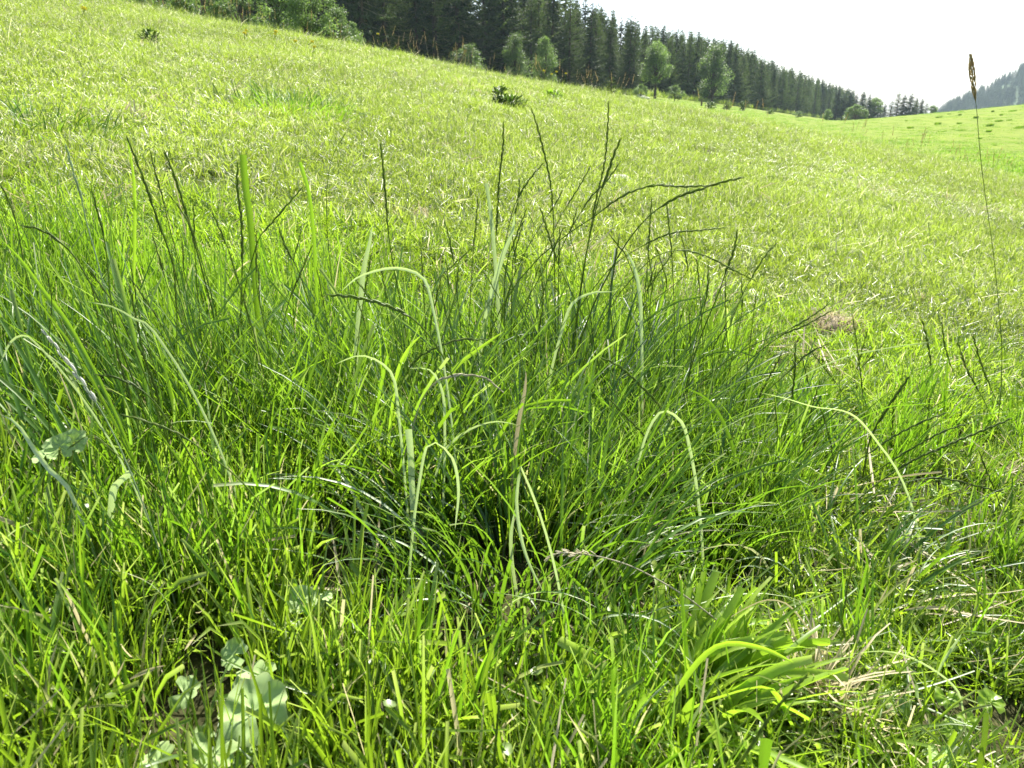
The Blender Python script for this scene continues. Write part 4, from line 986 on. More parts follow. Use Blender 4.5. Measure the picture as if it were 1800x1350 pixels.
leafy_plant('pale upturned clover leaves beside the straw bundle at lower right', (1590, 1270),
            [(1575, 1235, .016, .03, .8), (1555, 1222, .012, .03, .3), (1650, 1330, .016, .03, .4)], 8, 'clover plants', name='clover_plant')
leafy_plant('single bright rounded leaf in the right lawn above the drooping spike', (1675, 905),
            [(1672, 852, .018, .05, .5), (1640, 865, .010, .03, .5)], 9, 'clover plants', mat='broad', name='clover_plant')
leafy_plant('pair of bright small leaves near the right edge under the four long spikes', (1700, 790),
            [(1700, 772, .015, .03, .4), (1618, 690, .012, .03, .4)], 10, 'clover plants', mat='broad', name='clover_plant')

# straw bundle and dead patches
def dead_patch(px, py, label, rx, n, L, seed, soil=True, w=0.003, lift=0.03):
    lift = lift * (2.2 if soil else 1.3); n = int(n * 1.5)
    r = np.random.default_rng(seed); c = on_ground(px, py)
    e = empty('dead_grass_patch', c, label, 'dead grass', 'patches of dead grass')
    if soil:
        mb = Mb(); k = 18; a = np.linspace(0, 6.283, k, endpoint=False); rings = []
        for f, z in ((1.0, -0.01), (0.7, 0.012), (0.35, 0.02), (0.02, 0.022)):
            rings.append(np.stack([rx * f * np.cos(a) * (1 + .15 * np.sin(3 * a + seed)), rx * .8 * f * np.sin(a) * (1 + .2 * np.sin(2 * a)), np.full(k, z * lift / .03)], -1))
        V = np.concatenate(rings); V[:, 2] += height(c[0] + V[:, 0], c[1] + V[:, 1]) - c[2] + r.normal(0, 0.003, len(V))
        Q = [[i * k + j, i * k + (j + 1) % k, (i + 1) * k + (j + 1) % k, (i + 1) * k + j] for i in range(3) for j in range(k)]
        mb.add(V, Q); link('dead_core', mb.mesh('dead_core', M['dung']), e)
    a = r.random(n) * 6.283; d = rx * np.sqrt(r.random(n)); bx, by = d * np.cos(a), d * .8 * np.sin(a)
    bz = height(c[0] + bx, c[1] + by) - c[2] + lift * (1 - d / rx) * r.random(n)
    V, Q, T = blades(np.stack([bx, by, bz], -1), r.uniform(L * .4, L, n), w * r.uniform(.6, 1.3, n), r.random(n) * 6.283, r.uniform(.4, 1.4, n),
                     r.uniform(-.5, 1.2, n), 4, cut=0.5, dry=1, rng=r)
    o = link('dead_blades', mesh_of('dead_blades', V, Q, M['straw'], T), e); o['kind'] = 'stuff'
dead_patch(1468, 582, 'brown matted dead grass patch on the right lawn beside the thin stalk', .10, 700, .06, 1, w=.0024)
dead_patch(1622, 541, 'small straw coloured patch up right of the brown dead patch', .05, 160, .06, 2, soil=False)
dead_patch(1590, 675, 'pale straw wisps by the tip of the plump reddish spike', .05, 120, .05, 3, soil=False)
dead_patch(232, 212, 'pinkish dry patch on the upper left slope above the thick spike', .10, 50, .09, 4, soil=False, w=.006)
dead_patch(290, 182, 'dry patch just up right of the pinkish one on the upper left slope', .10, 40, .09, 5, soil=False, w=.006)
dead_patch(1075, 240, 'small reddish dry patch behind the tallest stalk', .12, 120, .08, 6, soil=False, w=.006)
dead_patch(730, 385, 'reddish dry patch between the lone vertical spike and the central bunch', .14, 140, .07, 7, soil=False)
dead_patch(1470, 820, 'fine reddish straw patch among the long spikes on the right lawn', .06, 130, .05, 8, soil=False)
dead_patch(1440, 1260, 'tangled straw bundle lying at the lower right', .05, 120, .13, 9, w=.0035)
dead_patch(1760, 850, 'straw scraps at the right edge under the drooping spike', .08, 130, .06, 10, soil=False)
dead_patch(160, 860, 'brown withered scraps beneath the crinkled leaves', .04, 60, .05, 12)

def stone(px, py, label, rx, ry, rz, seed):
    rz = rz * 1.3
    r = np.random.default_rng(seed); c = on_ground(px, py); k, m = 12, 6; V = []; Q = []
    for i in range(m + 1):
        th = math.pi * i / m
        for j in range(k):
            a = j * 6.283 / k; q = 1 + 0.18 * math.sin(3 * a + seed) * math.sin(th) + r.normal(0, .06)
            V.append([rx * q * math.sin(th) * math.cos(a), ry * q * math.sin(th) * math.sin(a), rz * math.cos(th) + rz * .25])
    for i in range(m):
        for j in range(k): Q.append([i * k + j, (i + 1) * k + j, (i + 1) * k + (j + 1) % k, i * k + (j + 1) % k])
    o = link('stone', mesh_of('stone', V, Q, M['stone'], smooth=False), loc=c)
    return tag(o, label, 'stone', 'pale stones in the meadow')
stone(1088, 323, 'flat pale stone lying in the meadow right of the tallest stalk', .085, .06, .035, 1)
stone(1115, 325, 'small pale stone touching the flat one right of the tallest stalk', .04, .03, .022, 2)
stone(1155, 346, 'tiny pale stone below the flat arched wavy spike', .03, .025, .012, 3)

# ------------------------------------------------------------------ weeds and flowers at the crest
def weed(px, py, label, hgt_m, wid, n, leaf, seed, mat='weed', name='dark_weed', cat='weed', group='dark weeds on the slope', tmin=.3):
    r = np.random.default_rng(seed); c = on_ground(px, py, tmin)
    e = empty(name, c, label, cat, group)
    mb = Mb()
    for _ in range(5):
        a = r.random() * 6.283; d = wid * .35
        tube(mb, np.array([[0, 0, 0], [d * .4 * math.cos(a), d * .4 * math.sin(a), hgt_m * .5], [d * math.cos(a), d * math.sin(a), hgt_m * .9]]), leaf * .10, 4)
    link('stem', mb.mesh('stem', M['stem']), e)
    z = r.random(n); a = r.random(n) * 6.283; d = wid * .5 * np.sqrt(r.random(n)) * (0.5 + 0.5 * np.sin(np.pi * np.clip(z * .9 + .1, 0, 1)))
    base = np.stack([d * np.cos(a), d * np.sin(a), z * hgt_m * .9], -1)
    V, Q, T = blades(base, leaf * r.uniform(.6, 1.2, n), leaf * .42, a + r.normal(0, .5, n), r.uniform(.4, 1.5, n), r.uniform(0, .9, n), 4, rng=r)
    o = link('leaves', mesh_of('leaves', V, Q, M[mat], T), e); o['kind'] = 'stuff'
    return e
weed(878, 186, 'dark upright weed with a pointed top, left of the pair on the slope', .20, .15, 130, .05, 1)
weed(897, 190, 'broad low dark weed, right of the pair on the slope', .12, .34, 190, .055, 2)
weed(972, 175, 'lone green weed right of the dark pair on the slope', .11, .22, 130, .05, 3, mat='lush')
weed(266, 82, 'lone dark weed on the upper left slope', .15, .18, 100, .05, 4)
weed(1562, 384, 'tiny dark weed on the right lawn, the more distant one', .05, .10, 40, .04, 5)
weed(1795, 418, 'dark brown weed at the right edge of the lawn', .07, .12, 50, .05, 6)

def flower(px, py, label, r, hs):
    c = on_ground(px, py)
    e = empty('yellow_flower', c, label, 'flower', 'yellow flowers along the crest')
    mb = Mb(); lean = r.normal(0, .05)
    tube(mb, np.array([[0, 0, 0], [lean * .5, 0, hs * .6], [lean, 0, hs]]), 0.003, 4); link('stem', mb.mesh('stem', M['stem']), e)
    mb = Mb(); R = r.uniform(.022, .034); k = 8
    for q in range(k):
        a = q * 6.283 / k; b = a + .6
        mb.add([[lean, 0, hs], [lean + R * math.cos(a), R * math.sin(a), hs + R * .5], [lean + R * 1.15 * math.cos(a + .3), R * 1.15 * math.sin(a + .3), hs + R * .65],
                [lean + R * math.cos(b), R * math.sin(b), hs + R * .5]], [[0, 1, 2, 3]])
    for q in range(6):
        a = q * 6.283 / 6; b = a + 1.0
        mb.add([[lean + R * .3 * math.cos(a), R * .3 * math.sin(a), hs + R * .9], [lean + R * .9 * math.cos(a), R * .9 * math.sin(a), hs + R * .2], [lean + R * .6 * math.cos((a + b) / 2), R * .6 * math.sin((a + b) / 2), hs - R * .35],
                [lean + R * .9 * math.cos(b), R * .9 * math.sin(b), hs + R * .2]], [[0, 1, 2, 3]])
    link('petals', mb.mesh('petals', M['yellow']), e)
_r = np.random.default_rng(5)
for i, (x, y) in enumerate([(962, 152), (966, 143), (974, 146), (981, 140), (985, 148), (978, 154), (1022, 158), (969, 158), (990, 155)]):
    flower(x, y + 4, 'yellow flower of the bright cluster on the crest below the larch', _r, .22 + .1 * _r.random())
for x, y in [(672, 102), (682, 92), (688, 96), (735, 104), (780, 115)]:
    flower(x, y, 'yellow flower standing alone on the crest against the dark firs', _r, .25 + .08 * _r.random())
for x, y in [(430, 76), (434, 72), (486, 74), (482, 76), (526, 90), (534, 90), (548, 104), (142, 40), (150, 38)]:
    flower(x, y, 'pale yellow flower low in the grass of the upper left slope', _r, .10 + .05 * _r.random())

# tall grass stems with seed heads that stand on the crest
def crest_stems():
    r = np.random.default_rng(77); k = 0
    protos = []
    for v in range(5):
        mb = Mb(); H = 1.0; lean = r.normal(0, .12)
        P = np.array([[0, 0, 0], [lean * .3, 0, .35], [lean * .6, 0.02, .7], [lean * 1.2, .03, 1.0]])
        tube(mb, P, 0.0022, 4, (.6, .3, .5)); sm = mb.mesh('stem', M['straw'] if v % 3 == 0 else M['stem'])
        hb = Mb()
        for q in range(26):
            f = r.random(); p = P[2] * (1 - f) + P[3] * f + [lean * .2, 0, .05 * f]; a = r.random() * 6.28
            tt = np.array([math.cos(a) * .5, math.sin(a) * .5, .8]); s = np.cross(tt, [0, 1, .1]); s /= np.linalg.norm(s); tt /= np.linalg.norm(tt)
            lozenge(hb, p + np.array([math.cos(a), math.sin(a), 0]) * .012 * (1.1 - f), tt, s, .05, .010, .007, (r.random(), r.uniform(.2, .9), .5))
        protos.append((sm, hb.mesh('seed_head', M['head'])))
    n = 0
    while n < 280:
        u = r.uniform(-.66, .66); D = r.uniform(13.5, 19.5); y = D * math.cos(math.atan(u)); x = u * y
        w = 0.35 + 0.65 * (vnoise(np.array([u * 10]), np.array([0.]), 1.5, 31)[0] > 0)
        if u > .13: w *= 0.5
        if r.random() > w: continue
        n += 1; sm, hm = protos[r.integers(0, 5)]
        px = 900 + F * u * 1.057
        where = ('before the round bushes' if px < 480 else 'before the green fir mass' if px < 660 else
                 'before the darkest firs' if px < 860 else 'before the larches' if px < 1060 else
                 'left of the far field' if px < 1450 else 'before the smooth far field')
        s = r.uniform(.22, .5); tl = r.normal(0, .12)
        e = empty('crest_grass_stem', (x, y, hgt(x, y)), ('tall' if s > .38 else 'short') + (' straw' if sm is protos[0][0] or sm is protos[3][0] else ' green') +
                  ' seeding stem leaning ' + ('right' if tl > 0 else 'left') + ', ' + ('back' if D > 16.5 else 'front') + ' of the crest ' + where, 'grass stalk', 'seeding stems on the crest ' + where)
        e.scale = (s, s, s); e.rotation_euler = (0, tl, r.uniform(-.6, .6))
        link('stem', sm, e); link('seed_head', hm, e)
crest_stems()

# ------------------------------------------------------------------ trees
def sprays(base, d, L, W, tint, seed_r, droop=0.25):
    """needle sprays: narrow two-quad leaves from base along d"""
    n = len(base)
    d = d / np.maximum(np.linalg.norm(d, axis=1, keepdims=True), 1e-9)
    s = np.cross(d, seed_r.normal(0, 1, (n, 3)) * 0.5 + np.array([0, 0, 1.0])); s /= np.maximum(np.linalg.norm(s, axis=1, keepdims=True), 1e-9)
    L = np.broadcast_to(L, (n,))[:, None]; W = np.broadcast_to(W, (n,))[:, None]
    mid = base + d * L * .55; tip = base + d * L + np.array([0, 0, -1.0]) * L * droop
    V = np.stack([base, mid - s * W / 2, tip, mid + s * W / 2], 1).reshape(-1, 3)
    Q = np.arange(4 * n).reshape(n, 4)
    T = np.repeat(tint, 4, axis=0)
    return V, Q, T

def conifer(seed, H, R, kind='spruce'):
    """tapered trunk, whorls of branches set with needle sprays; crown reaches near the ground"""
    r = np.random.default_rng(seed)
    tb = Mb(); lean = r.normal(0, .01, 2) * H
    P = np.array([[0, 0, -1.0], [0, 0, H * .3], [lean[0] * .5, lean[1] * .5, H * .7], [lean[0], lean[1], H * .985]])
    rr = np.array([.022, .017, .009, .002]) * H * .8
    tube(tb, P, rr, 7)
    Vb, Db, Lb, Tb = [], [], [], []
    z = H * (0.05 if kind == 'spruce' else 0.12); step = H * (0.024 if kind == 'spruce' else 0.028)
    mb = Mb()
    while z < H * .985:
        f = z / H
        prof = (1 - f) ** (0.85 if kind == 'spruce' else 0.7) * min(1, .55 + f * 3.2) * (1.0 if kind == 'spruce' else 1.05)
        for b in range(int(r.integers(6, 9)) if f < .9 else 4):
            a = r.random() * 6.283; L = R * prof * r.uniform(.6, 1.12) + .12
            if r.random() < .08: L *= 1.25
            el = (.10 - .45 * (1 - f)) if kind == 'spruce' else (.25 - .3 * (1 - f))
            el += r.normal(0, .12)
            zz = z + r.uniform(-.5, .5) * step
            c = np.array([lean[0] * f, lean[1] * f, zz]); dr = np.array([math.cos(a) * math.cos(el), math.sin(a) * math.cos(el), math.sin(el)])
            k = max(4, int(L / (.17 if kind == 'spruce' else .20)) * 2)
            t = (np.arange(k) + r.random(k)) / k; t = .12 + .88 * t
            sag = -0.10 * L * np.sin(t * math.pi) - (0.0 if kind != 'spruce' else 0.05) * L * t + .10 * L * t ** 3
            pts = c + dr * (t * L)[:, None] + np.array([0, 0, 1.0]) * sag[:, None]
            side = np.where(r.random(k) < .5, 1, -1)
            hz = np.array([-math.sin(a), math.cos(a), 0])
            dd = dr * .75 + hz * (side * r.uniform(.3, 1.0, k))[:, None] + np.array([0, 0, 1.0]) * r.normal(-.28 if kind == 'spruce' else -.05, .28, k)[:, None]
            Vb.append(pts); Db.append(dd); g = (1.15 - .6 * t)
            Lb.append((.52 if kind == 'spruce' else .48) * g * r.uniform(.7, 1.3, k) * (H / 20) ** .5)
            rn = np.clip(r.normal(.45, .2) + r.normal(0, .15, k) + .15 * (t - .5), 0, 1)
            Tb.append(np.stack([rn, np.where(r.random(k) < .02, .5, 0.0), t], -1))
            if L > 1.0 and r.random() < .5:
                tube(mb, np.array([c, c + dr * L * .5 + [0, 0, -.08 * L], c + dr * L * .85 + [0, 0, -.06 * L]]), np.array([.05, .03, .012]) * H / 20, 3, (.1, .4, 0))
        z += step * r.uniform(.8, 1.25) * (1 if f > .1 else 1.3)
    # leader
    Vb.append(np.array([[lean[0], lean[1], H * (.95 + .008 * i)] for i in range(6)])); Db.append(r.normal(0, .35, (6, 3)) + [0, 0, 1]); Lb.append(np.full(6, .35)); Tb.append(np.full((6, 3), .5))
    Vb, Db, Lb, Tb = map(np.concatenate, (Vb, Db, Lb, Tb))
    V, Q, T = sprays(Vb, Db, Lb, Lb * (.42 if kind == 'spruce' else .36), Tb, r, .25)
    mb.add(V, Q, T)
    return tb.mesh('trunk', M['bark']), mb.mesh('crown', M['spruce' if kind == 'spruce' else 'larch'], smooth=False)

def broadleaf(seed, H, R, trunk=.25, lobes=26, mat='broadleaf', shape='round', leaf=.30, per=260):
    r = np.random.default_rng(seed); tb = Mb()
    tube(tb, np.array([[0, 0, -.6], [0, 0, H * trunk], [r.normal(0, .03) * H, 0, H * .62], [r.normal(0, .04) * H, 0, H * .85]]), np.array([.030, .022, .012, .004]) * H, 7)
    C = []
    for i in range(lobes):
        a = r.random() * 6.283; f = r.random(); zc = trunk + (1 - trunk) * (.08 + .84 * f)
        if shape == 'round': rad = math.sqrt(max(0, 1 - (2 * f - .85) ** 2)) 
        elif shape == 'tall': rad = (1 - f) ** .5 * min(1, .5 + 2 * f)
        else: rad = (1 - f) ** .8
        d = R * rad * r.uniform(.35, .95)
        C.append((d * math.cos(a), d * math.sin(a), H * zc, R * r.uniform(.17, .40)))
        tube(tb, np.array([[0, 0, H * (trunk + (zc - trunk) * .35)], [d * .5 * math.cos(a), d * .5 * math.sin(a), H * (trunk + (zc - trunk) * .7)], [d * math.cos(a), d * math.sin(a), H * zc]]),
             np.array([.010, .006, .002]) * H, 4)
    Vb, Db, Lb, Tb = [], [], [], []
    for cx, cy, cz, rr in C:
        d = r.normal(0, 1, (per, 3)); d /= np.linalg.norm(d, axis=1, keepdims=True)
        q = rr * (.35 + .75 * r.random(per)) * (1 + .25 * np.sin(3 * d[:, 0] + cx) * np.cos(4 * d[:, 2]))
        p = np.array([cx, cy, cz]) + d * q[:, None] * [1, 1, .8]
        Vb.append(p); Db.append(d + r.normal(0, .7, (per, 3))); Lb.append(leaf * r.uniform(.5, 1.3, per))
        Tb.append(np.stack([np.clip(r.normal(.5, .28) + r.normal(0, .18, per), 0, 1), np.zeros(per), q / rr], -1))
    Vb, Db, Lb, Tb = map(np.concatenate, (Vb, Db, Lb, Tb))
    V, Q, T = sprays(Vb, Db, Lb, Lb * .75, Tb, r, .1)
    mb = Mb(); mb.add(V, Q, T)
    return tb.mesh('trunk', M['bark']), mb.mesh('crown', M[mat], smooth=False)

def place_tree(mesh, x, y, s, label, cat, name, group, wide=1.0, rz=0.0):
    e = empty(name, (x, y, hgt(x, y)), label, cat, group)
    e.scale = (s * wide, s * wide, s); e.rotation_euler = (0, 0, rz)
    link('trunk', mesh[0], e); link('crown', mesh[1], e)
    return e

SPR = [conifer(500 + i, 20, 4.7 + .4 * (i % 3), 'spruce') for i in range(6)]
LAR = [conifer(540 + i, 20, 5.2 + .5 * (i % 2), 'larch') for i in range(4)]
BRL = [broadleaf(580 + i, 12, 4.4, (.20, .05, .04, .06)[i], 30, shape=('round', 'tall', 'round', 'tall')[i], leaf=.30) for i in range(4)]
BSH = [broadleaf(600 + i, 4, 2.3, .05, 22, shape='round', leaf=.22, per=150) for i in range(3)]

# tree tops as seen along the skyline
SKX = [-400, 300, 900, 1030, 1060, 1120, 1160, 1200, 1260, 1300, 1350, 1400, 1425, 1450, 1480, 1500, 1520, 1545, 1580, 1620, 1650]
SKY = [-420, -260, -60, -8, 8, 28, 38, 48, 60, 72, 98, 118, 128, 140, 150, 156, 172, 182, 165, 185, 195]
def px_of(x, y, z):
    p = np.array([x, y, z - CAMZ]); f = p[1] * cp - p[2] * sp; u = p[1] * sp + p[2] * cp
    return 900 + F * x / f, 675 - F * u / f
def z_for(px_y, x, y):
    """height above the ground that something at x, y needs to reach picture row px_y"""
    lo, hi = 0, 0.6 * math.hypot(x, y)
    for _ in range(40):
        m = (lo + hi) / 2
        if px_of(x, y, hgt(x, y) + m)[1] > px_y: lo = m
        else: hi = m
    return lo

def forest():
    r = np.random.default_rng(91); n = 0; placed = []
    rows = [(1.0, 4.8, 0), (6.5, 5.2, 1), (13, 6.0, 2), (24, 8, 3), (40, 10, 4)]
    # walk along the edge line
    us = np.linspace(-.80, .43, 3000); ex, ey = us * edge_y(us), edge_y(us)
    arc = np.concatenate([[0], np.cumsum(np.hypot(np.diff(ex), np.diff(ey)))])
    for back, gap, row in rows:
        s = r.uniform(0, gap)
        while s < arc[-1]:
            u = float(np.interp(s, arc, us)); y = float(np.interp(s, arc, ey))
            D = math.hypot(u, 1) * y
            g = gap * (1 + .9 * sstep(230, 500, y)); s += g * r.uniform(.7, 1.3)
            yy = y + back * r.uniform(.8, 1.25) + r.normal(0, .6); xx = u * y + r.normal(0, .6) - back * .35
            uu = xx / yy; px, py = px_of(xx, yy, hgt(xx, yy) + 10)
            if px < -130 or px > 1500: continue
            if abs(px - 1150) < 22 and row == 0: continue
            want = z_for(np.interp(px, SKX, SKY) + abs(r.normal(0, 7)) + (r.random() < .3) * 10, xx, yy)
            H = r.uniform(17, 24) if row < 2 else r.uniform(20, 28)
            if px < 900: H = r.uniform(20, 29)
            H = min(H, want) if px > 1000 else H
            if row >= 2 and px > 1000: H = min(max(H, want * r.uniform(.9, 1.0)), 31)
            if H < 6: H = r.uniform(6, 9)
            placed.append((xx, yy, H, row, px))
    for xx, yy, H, row, px in placed:
        larchy = (r.random() < (.5 if row == 0 else .35)) if not (1060 < px < 1110) else False
        if px < 620: larchy = r.random() < .35
        size = 'tall ' if H > 23 else 'low ' if H < 15 else ''
        SECS = [(180, 'at the upper left corner'), (420, 'behind the upper left bushes'), (560, 'behind the round crowns'), (660, 'by the light shrubby tree'),
                (780, 'in the darkest wood'), (870, 'behind the broad shrub'), (930, 'behind the slender tree'), (1000, 'behind the pale bushy tree'),
                (1060, 'above the yellow flowers'), (1110, 'left of the round tree'), (1190, 'behind the round tree'), (1280, 'behind the pale tall tree'),
                (1360, 'above the dark shrubs'), (1430, 'above the low bush'), (9999, 'at the far forest end')]
        sec = next(t for lim, t in SECS if px < lim)
        where = ['front row ', 'second row ', 'middle of the wood ', 'rear of the wood ', 'hindmost on the hill '][row] + sec
        wd = r.uniform(.8, 1.15); size += 'slim ' if wd < .92 else 'broad ' if wd > 1.04 else ''
        if larchy:
            place_tree(LAR[r.integers(0, 4)], xx, yy, H / 20, size + 'light green larch, ' + where, 'larch tree', 'larch_tree', 'larches, ' + where, wd, r.random() * 6.28)
        else:
            place_tree(SPR[r.integers(0, 6)], xx, yy, H / 20, size + 'dark spruce, ' + where, 'spruce tree', 'spruce_tree', 'spruces, ' + where, wd, r.random() * 6.28)
    return len(placed)
print('forest trees', forest())

def tree_at(mesh, mh, px, top, Y, label, cat, name, group, wide=1.0, rz=0.0, bot=None):
    d = ray(px, 190); x = d[0] / d[1] * Y
    H = z_for(top, x, Y)
    return place_tree(mesh, x, Y, H / mh, label, cat, name, group, wide, rz)
G = 'broadleaved trees and shrubs before the forest'
tree_at(BRL[0], 12, 1150, 70, 182, 'big round broadleaved tree with a bare trunk before the forest, above the white stones', 'tree', 'broadleaved_tree', G, 1.0, .5)
tree_at(BRL[3], 12, 957, 62, 150, 'pale green bushy tree right of three in front of the dark firs', 'tree', 'broadleaved_tree', G, .9, 1)
tree_at(BRL[1], 12, 905, 57, 150, 'slender grey green tree, middle of three in front of the dark firs', 'tree', 'broadleaved_tree', G, .85, 2)
tree_at(BRL[2], 12, 828, 72, 142, 'broad grey green shrub left of three in front of the dark firs', 'tree', 'broadleaved_tree', G, 1.3, 3)
tree_at(BRL[1], 12, 1250, 76, 215, 'tall pale grey green tree in front of the firs right of the round tree', 'tree', 'broadleaved_tree', G, 1.0, 1.7)
tree_at(BRL[3], 12, 630, 36, 105, 'light shrubby tree right of the green mass on the crest', 'tree', 'broadleaved_tree', G, .9, 0)
tree_at(BRL[0], 12, 555, -40, 70, 'large mid green round crown rising behind the upper left crest', 'tree', 'broadleaved_tree', G, 1.0, 0)
tree_at(BRL[2], 12, 440, -50, 75, 'dull green round crown left of the mid green one behind the crest', 'tree', 'broadleaved_tree', G, 1.0, 4)
tree_at(BRL[0], 12, 500, -60, 88, 'shaded green round crown between the dull and the mid green crowns', 'tree', 'broadleaved_tree', G, 1.1, 2)
tree_at(BRL[1], 12, 600, 10, 82, 'lower green crown right of the large mid green one on the crest', 'tree', 'broadleaved_tree', G, 1.2, 2)
tree_at(BRL[2], 12, 380, -60, 72, 'dark green round crown above the pale bush at upper left', 'tree', 'broadleaved_tree', G, 1.1, 1)
tree_at(BSH[0], 4, 340, -8, 42, 'pale grey green bush peeping over the crest at the upper left', 'bush', 'bush', G, .9, 1)
tree_at(BSH[1], 4, 275, -14, 42, 'low grey green bush left of the pale one on the upper left crest', 'bush', 'bush', G, .9, 2)
tree_at(LAR[2], 20, 1075, 134, 30, 'small yellow green young fir standing on the crest', 'spruce tree', 'spruce_tree', 'young firs at the crest', 1.5, 0)
tree_at(BSH[2], 4, 1506, 184, 235, 'round yellow green bush at the end of the forest by the field edge', 'bush', 'bush', G, 1.25, 0)
tree_at(BSH[0], 4, 1455, 192, 240, 'small yellow green bush left of the round one by the field edge', 'bush', 'bush', G, .9, 2)
tree_at(BSH[1], 4, 1405, 195, 225, 'low spreading bush under the forest edge with pale stones behind', 'bush', 'bush', G, 1.6, 1)
tree_at(BSH[2], 4, 1125, 148, 170, 'low green bush left of the round tree foot', 'bush', 'bush', G, 1.0, 3)
tree_at(BSH[0], 4, 1185, 150, 175, 'low green bush right of the round tree foot', 'bush', 'bush', G, 1.2, 4)
# trees beyond the field crest
for i, (px, top, k, wide) in enumerate([(1538, 170, 'b', .8), (1556, 182, 's', 1), (1566, 176, 'l', 1), (1577, 160, 'l', .8), (1588, 165, 's', 1.1), (1600, 163, 's', 1.15), (1612, 176, 'l', 1), (1620, 173, 's', 1.1), (1640, 184, 'b', .6), (1527, 164, 's', .9), (1515, 158, 's', 1.0), (1545, 178, 'l', 1)]):
    lab = ['light round tree left of the far fir group', 'short dark fir, first of the far group', 'short larch beside the first far fir', 'loose topped larch, tallest of the far group',
           'dark fir right of the tallest far larch', 'pointed dark fir in the middle of the far group', 'thin larch between the two last far firs', 'last dark fir of the far group',
           'pale round tree alone right of the far group', 'dark fir where the main forest ends', 'taller dark fir just before the main forest ends', 'low larch in the gap between the forest and the far group'][i]
    m = {'s': (SPR[i % 6], 20, 'spruce_tree', 'spruce tree'), 'l': (LAR[i % 4], 20, 'larch_tree', 'larch tree'), 'b': (BRL[i % 4], 12, 'broadleaved_tree', 'tree')}[k]
    tree_at(m[0], m[1], px, top, 330, lab, m[3], m[2], 'far trees beyond the field', wide * 1.5, i)

for i, (px, top, k) in enumerate([(1470, 152, 0), (1482, 158, 1), (1493, 156, 0), (1504, 163, 0), (1519, 166, 1), (1533, 174, 0), (1549, 178, 1), (1608, 170, 0), (1628, 180, 1)]):
    tree_at((SPR, LAR)[k][i % 4], 20, px, top, 360, ['dark fir', 'light larch'][k] + ' filling the thinning forest end ' + ['left of the round yellow green bush', 'over the round yellow green bush', 'right of the round yellow green bush', 'inside the far fir group'][min(3, (px > 1490) + (px > 1515) + (px > 1600))],
            ['spruce tree', 'larch tree'][k], ['spruce_tree', 'larch_tree'][k], 'trees filling the forest end', 1.6, i)

# ------------------------------------------------------------------ small things on the far slope and field
def low_tuft(px, py, label, w, h, seed, group, name='field_tuft', cat='grass tuft', mat='weed'):
    r = np.random.default_rng(seed); c = on_ground(px, py, 20); n = 110
    a = r.random(n) * 6.283; d = np.sqrt(r.random(n)) * w * .5
    V, Q, T = blades(np.stack([d * np.cos(a), d * .5 * np.sin(a), height(c[0] + d * np.cos(a), c[1] + d * .5 * np.sin(a)) - c[2]], -1), h * r.uniform(.5, 1.2, n), h * .2, a, r.uniform(.0, .4, n), r.uniform(.0, .7, n), 3, rng=r)
    return tag(link(name, mesh_of(name, V, Q, M[mat], T), loc=c), label, cat, group)
weed(1249, 192, 'dark rounded shrub on the far slope, larger of two by the post', 1.1, 1.5, 260, .3, 1, 'weed', 'low_shrub', 'shrub', 'dark shrubs on the far slope', 20)
weed(1305, 195, 'dark upright shrub on the far slope right of the rounded one', 1.7, 1.2, 260, .3, 2, 'weed', 'low_shrub', 'shrub', 'dark shrubs on the far slope', 20)
weed(1354, 201, 'dark flat shrub on the far slope under the receding forest edge', .9, 1.7, 220, .3, 3, 'weed', 'low_shrub', 'shrub', 'dark shrubs on the far slope', 20)
weed(1277, 193, 'pale low shrub between the two dark shrubs of the far slope', .7, 1.3, 200, .3, 4, 'larch', 'low_shrub', 'shrub', 'dark shrubs on the far slope', 20)
FT = [(1593,213),(1650,207),(1668,201),(1687,203),(1689,197),(1648,219),(1686,218),(1740,210),(1756,214),(1774,212),(1745,197),(1790,226),(1740,222),(1738,232),(1690,230),(1722,244),(1750,256),(1780,196),(1795,224),(1715,208),(1760,203),(1655,232),(1600,226)]
for i, (x, y) in enumerate(FT):
    near = y > 236
    low_tuft(x, y, 'dark tuft nearest to us on the smooth far field' if near else ('dark tuft in the upper right of the smooth far field' if x > 1730 else 'small dark tuft in the middle of the smooth far field' if x > 1625 else 'faint dark tuft at the left of the smooth far field'),
             (.8 + 1.6 * ((i * 37) % 10) / 10) * (.30 if near else .55), (.12 if near else .24) * (.6 + .8 * ((i * 53) % 7) / 7), 30 + i, 'dark tufts on the far field', mat='tussock')
def far_stone(px, py, s, label, seed):
    o = stone(px, py, label, s, s * .7, s * .5, seed)
for i, (x, y) in enumerate([(1117, 166), (1124, 169), (1131, 171), (1138, 173)]):
    far_stone(x, y + 2, .9 - .12 * i, ['whitest boulder at the foot of the big round tree', 'second boulder right of the whitest at the round tree foot', 'third small boulder in the row by the round tree', 'boulder nearest to the trunk of the round tree'][i], 20 + i)
c = on_ground(1233, 186, 20); mb = Mb(); tube(mb, np.array([[0, 0, -.2], [0, 0, .6], [.03, 0, 1.1]]), .14, 6)
tag(link('wooden_post', mb.mesh('wooden_post', M['post']), loc=c), 'short dark wooden post on the far slope left of the shrubs', 'post')

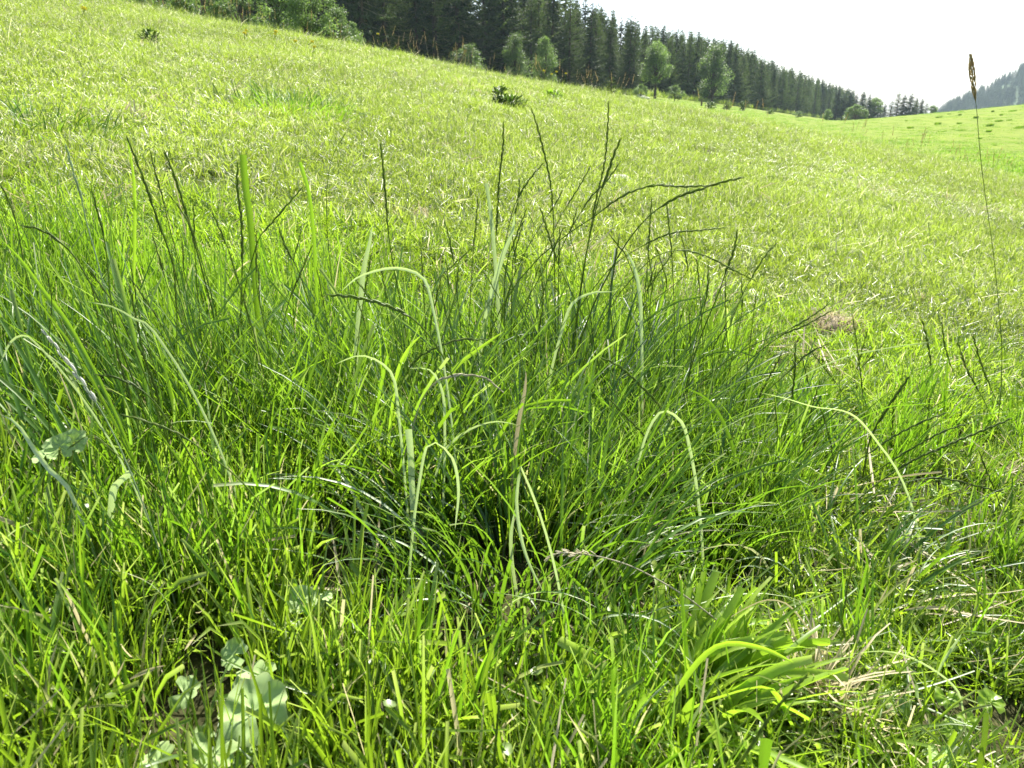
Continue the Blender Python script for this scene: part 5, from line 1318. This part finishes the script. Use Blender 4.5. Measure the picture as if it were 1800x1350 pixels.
# ------------------------------------------------------------------ the wooded mountain at the right
def mountain():
    m, t, N, L = nt('mountain_ground')
    geo = N.new('ShaderNodeNewGeometry'); nz = N.new('ShaderNodeTexNoise'); nz.inputs['Scale'].default_value = .012; nz.inputs['Detail'].default_value = 8
    L.new(geo.outputs['Position'], nz.inputs['Vector'])
    rp = N.new('ShaderNodeValToRGB'); rp.color_ramp.elements[0].position = .4; rp.color_ramp.elements[1].position = .65
    rp.color_ramp.elements[0].color = (.03, .06, .02, 1); rp.color_ramp.elements[1].color = (.10, .16, .05, 1)
    L.new(nz.outputs['Fac'], rp.inputs[0]); pb = N.new('ShaderNodeBsdfPrincipled'); pb.inputs['Roughness'].default_value = 1
    L.new(rp.outputs[0], pb.inputs['Base Color']); out = N.new('ShaderNodeOutputMaterial'); L.new(pb.outputs[0], out.inputs[0])
    Yc = 1400.0
    PX = [1500, 1600, 1650, 1662, 1700, 1740, 1770, 1800, 1850, 1900, 2100, 2400, 2700]; PY = [230, 212, 192, 178, 163, 148, 132, 108, 70, 40, -40, -60, 0]
    us = np.linspace(.40, 1.35, 90); ys = np.linspace(1080, 1900, 50)
    U, Y = np.meshgrid(us, ys); X = U * Y
    e = (190 - np.interp(900 + F * U * 1.057, PX, PY)) / F
    top = CAMZ + (e - .012) * Yc
    f = (sstep(1040, Yc, Y) * .5 + .5 * np.clip((Y - 1080) / (Yc - 1080), 0, 1)) * (1 - .5 * sstep(Yc, 1900, Y))
    Z = -40 + (top + 40) * f + 6 * np.sin(X * .021) * np.sin(Y * .025) * f
    V = np.stack([X, Y, Z], -1).reshape(-1, 3); a = np.arange(49)[:, None] * 90 + np.arange(89)[None]
    Q = np.stack([a, a + 1, a + 91, a + 90], -1).reshape(-1, 4)
    tag(link('mountain', mesh_of('mountain', V, Q, m)), 'distant wooded mountain at the right', kind='structure')
    r = np.random.default_rng(3); n = 7500
    i = r.uniform(0, 22, n); j = r.uniform(5, 60, n) if False else r.uniform(2, 62, n)
    ii, jj = i.astype(int), j.astype(int); fi, fj = i - ii, j - jj
    bil = lambda A: (A[ii, jj] * (1 - fj) + A[ii, jj + 1] * fj) * (1 - fi) + (A[ii + 1, jj] * (1 - fj) + A[ii + 1, jj + 1] * fj) * fi
    x, y, z = bil(X), bil(Y), bil(Z)
    keep = (r.random(n) < .45 + .55 * (vnoise(x, y, .015, 44) > -.1))
    x, y, z = x[keep], y[keep], z[keep]; n = len(x)
    src = []
    for k in range(3):
        o = bpy.data.objects.new('tree_source', SPR[k][1]); src.append(o)
    s = r.uniform(.6, 1.1, n)
    scatter('mountain_forest', 'spruce forest covering the distant mountain', np.stack([x, y, z - 1], -1), np.stack([0 * x, 0 * x, r.random(n) * 6.28], -1),
            np.stack([s * 1.25, s * 1.25, s], -1), r.integers(0, 3, n), src)
mountain()

# ------------------------------------------------------------------ summer haze
def haze():
    x0, x1, y0, y1, z0, z1 = -4700, 4700, -4700, 4700, -420, 430
    V = [[x, y, z] for x in (x0, x1) for y in (y0, y1) for z in (z0, z1)]
    Q = [[0, 1, 3, 2], [4, 6, 7, 5], [0, 4, 5, 1], [2, 3, 7, 6], [0, 2, 6, 4], [1, 5, 7, 3]]
    m, t, N, L = nt('haze'); pv = N.new('ShaderNodeVolumePrincipled')
    pv.inputs['Density'].default_value = 0.00011; pv.inputs['Color'].default_value = (.68, .88, 1, 1); pv.inputs['Anisotropy'].default_value = .3
    out = N.new('ShaderNodeOutputMaterial'); L.new(pv.outputs[0], out.inputs['Volume'])
    tag(link('haze', mesh_of('haze', V, Q, m, smooth=False)), 'thin bluish summer haze', kind='stuff')
haze()
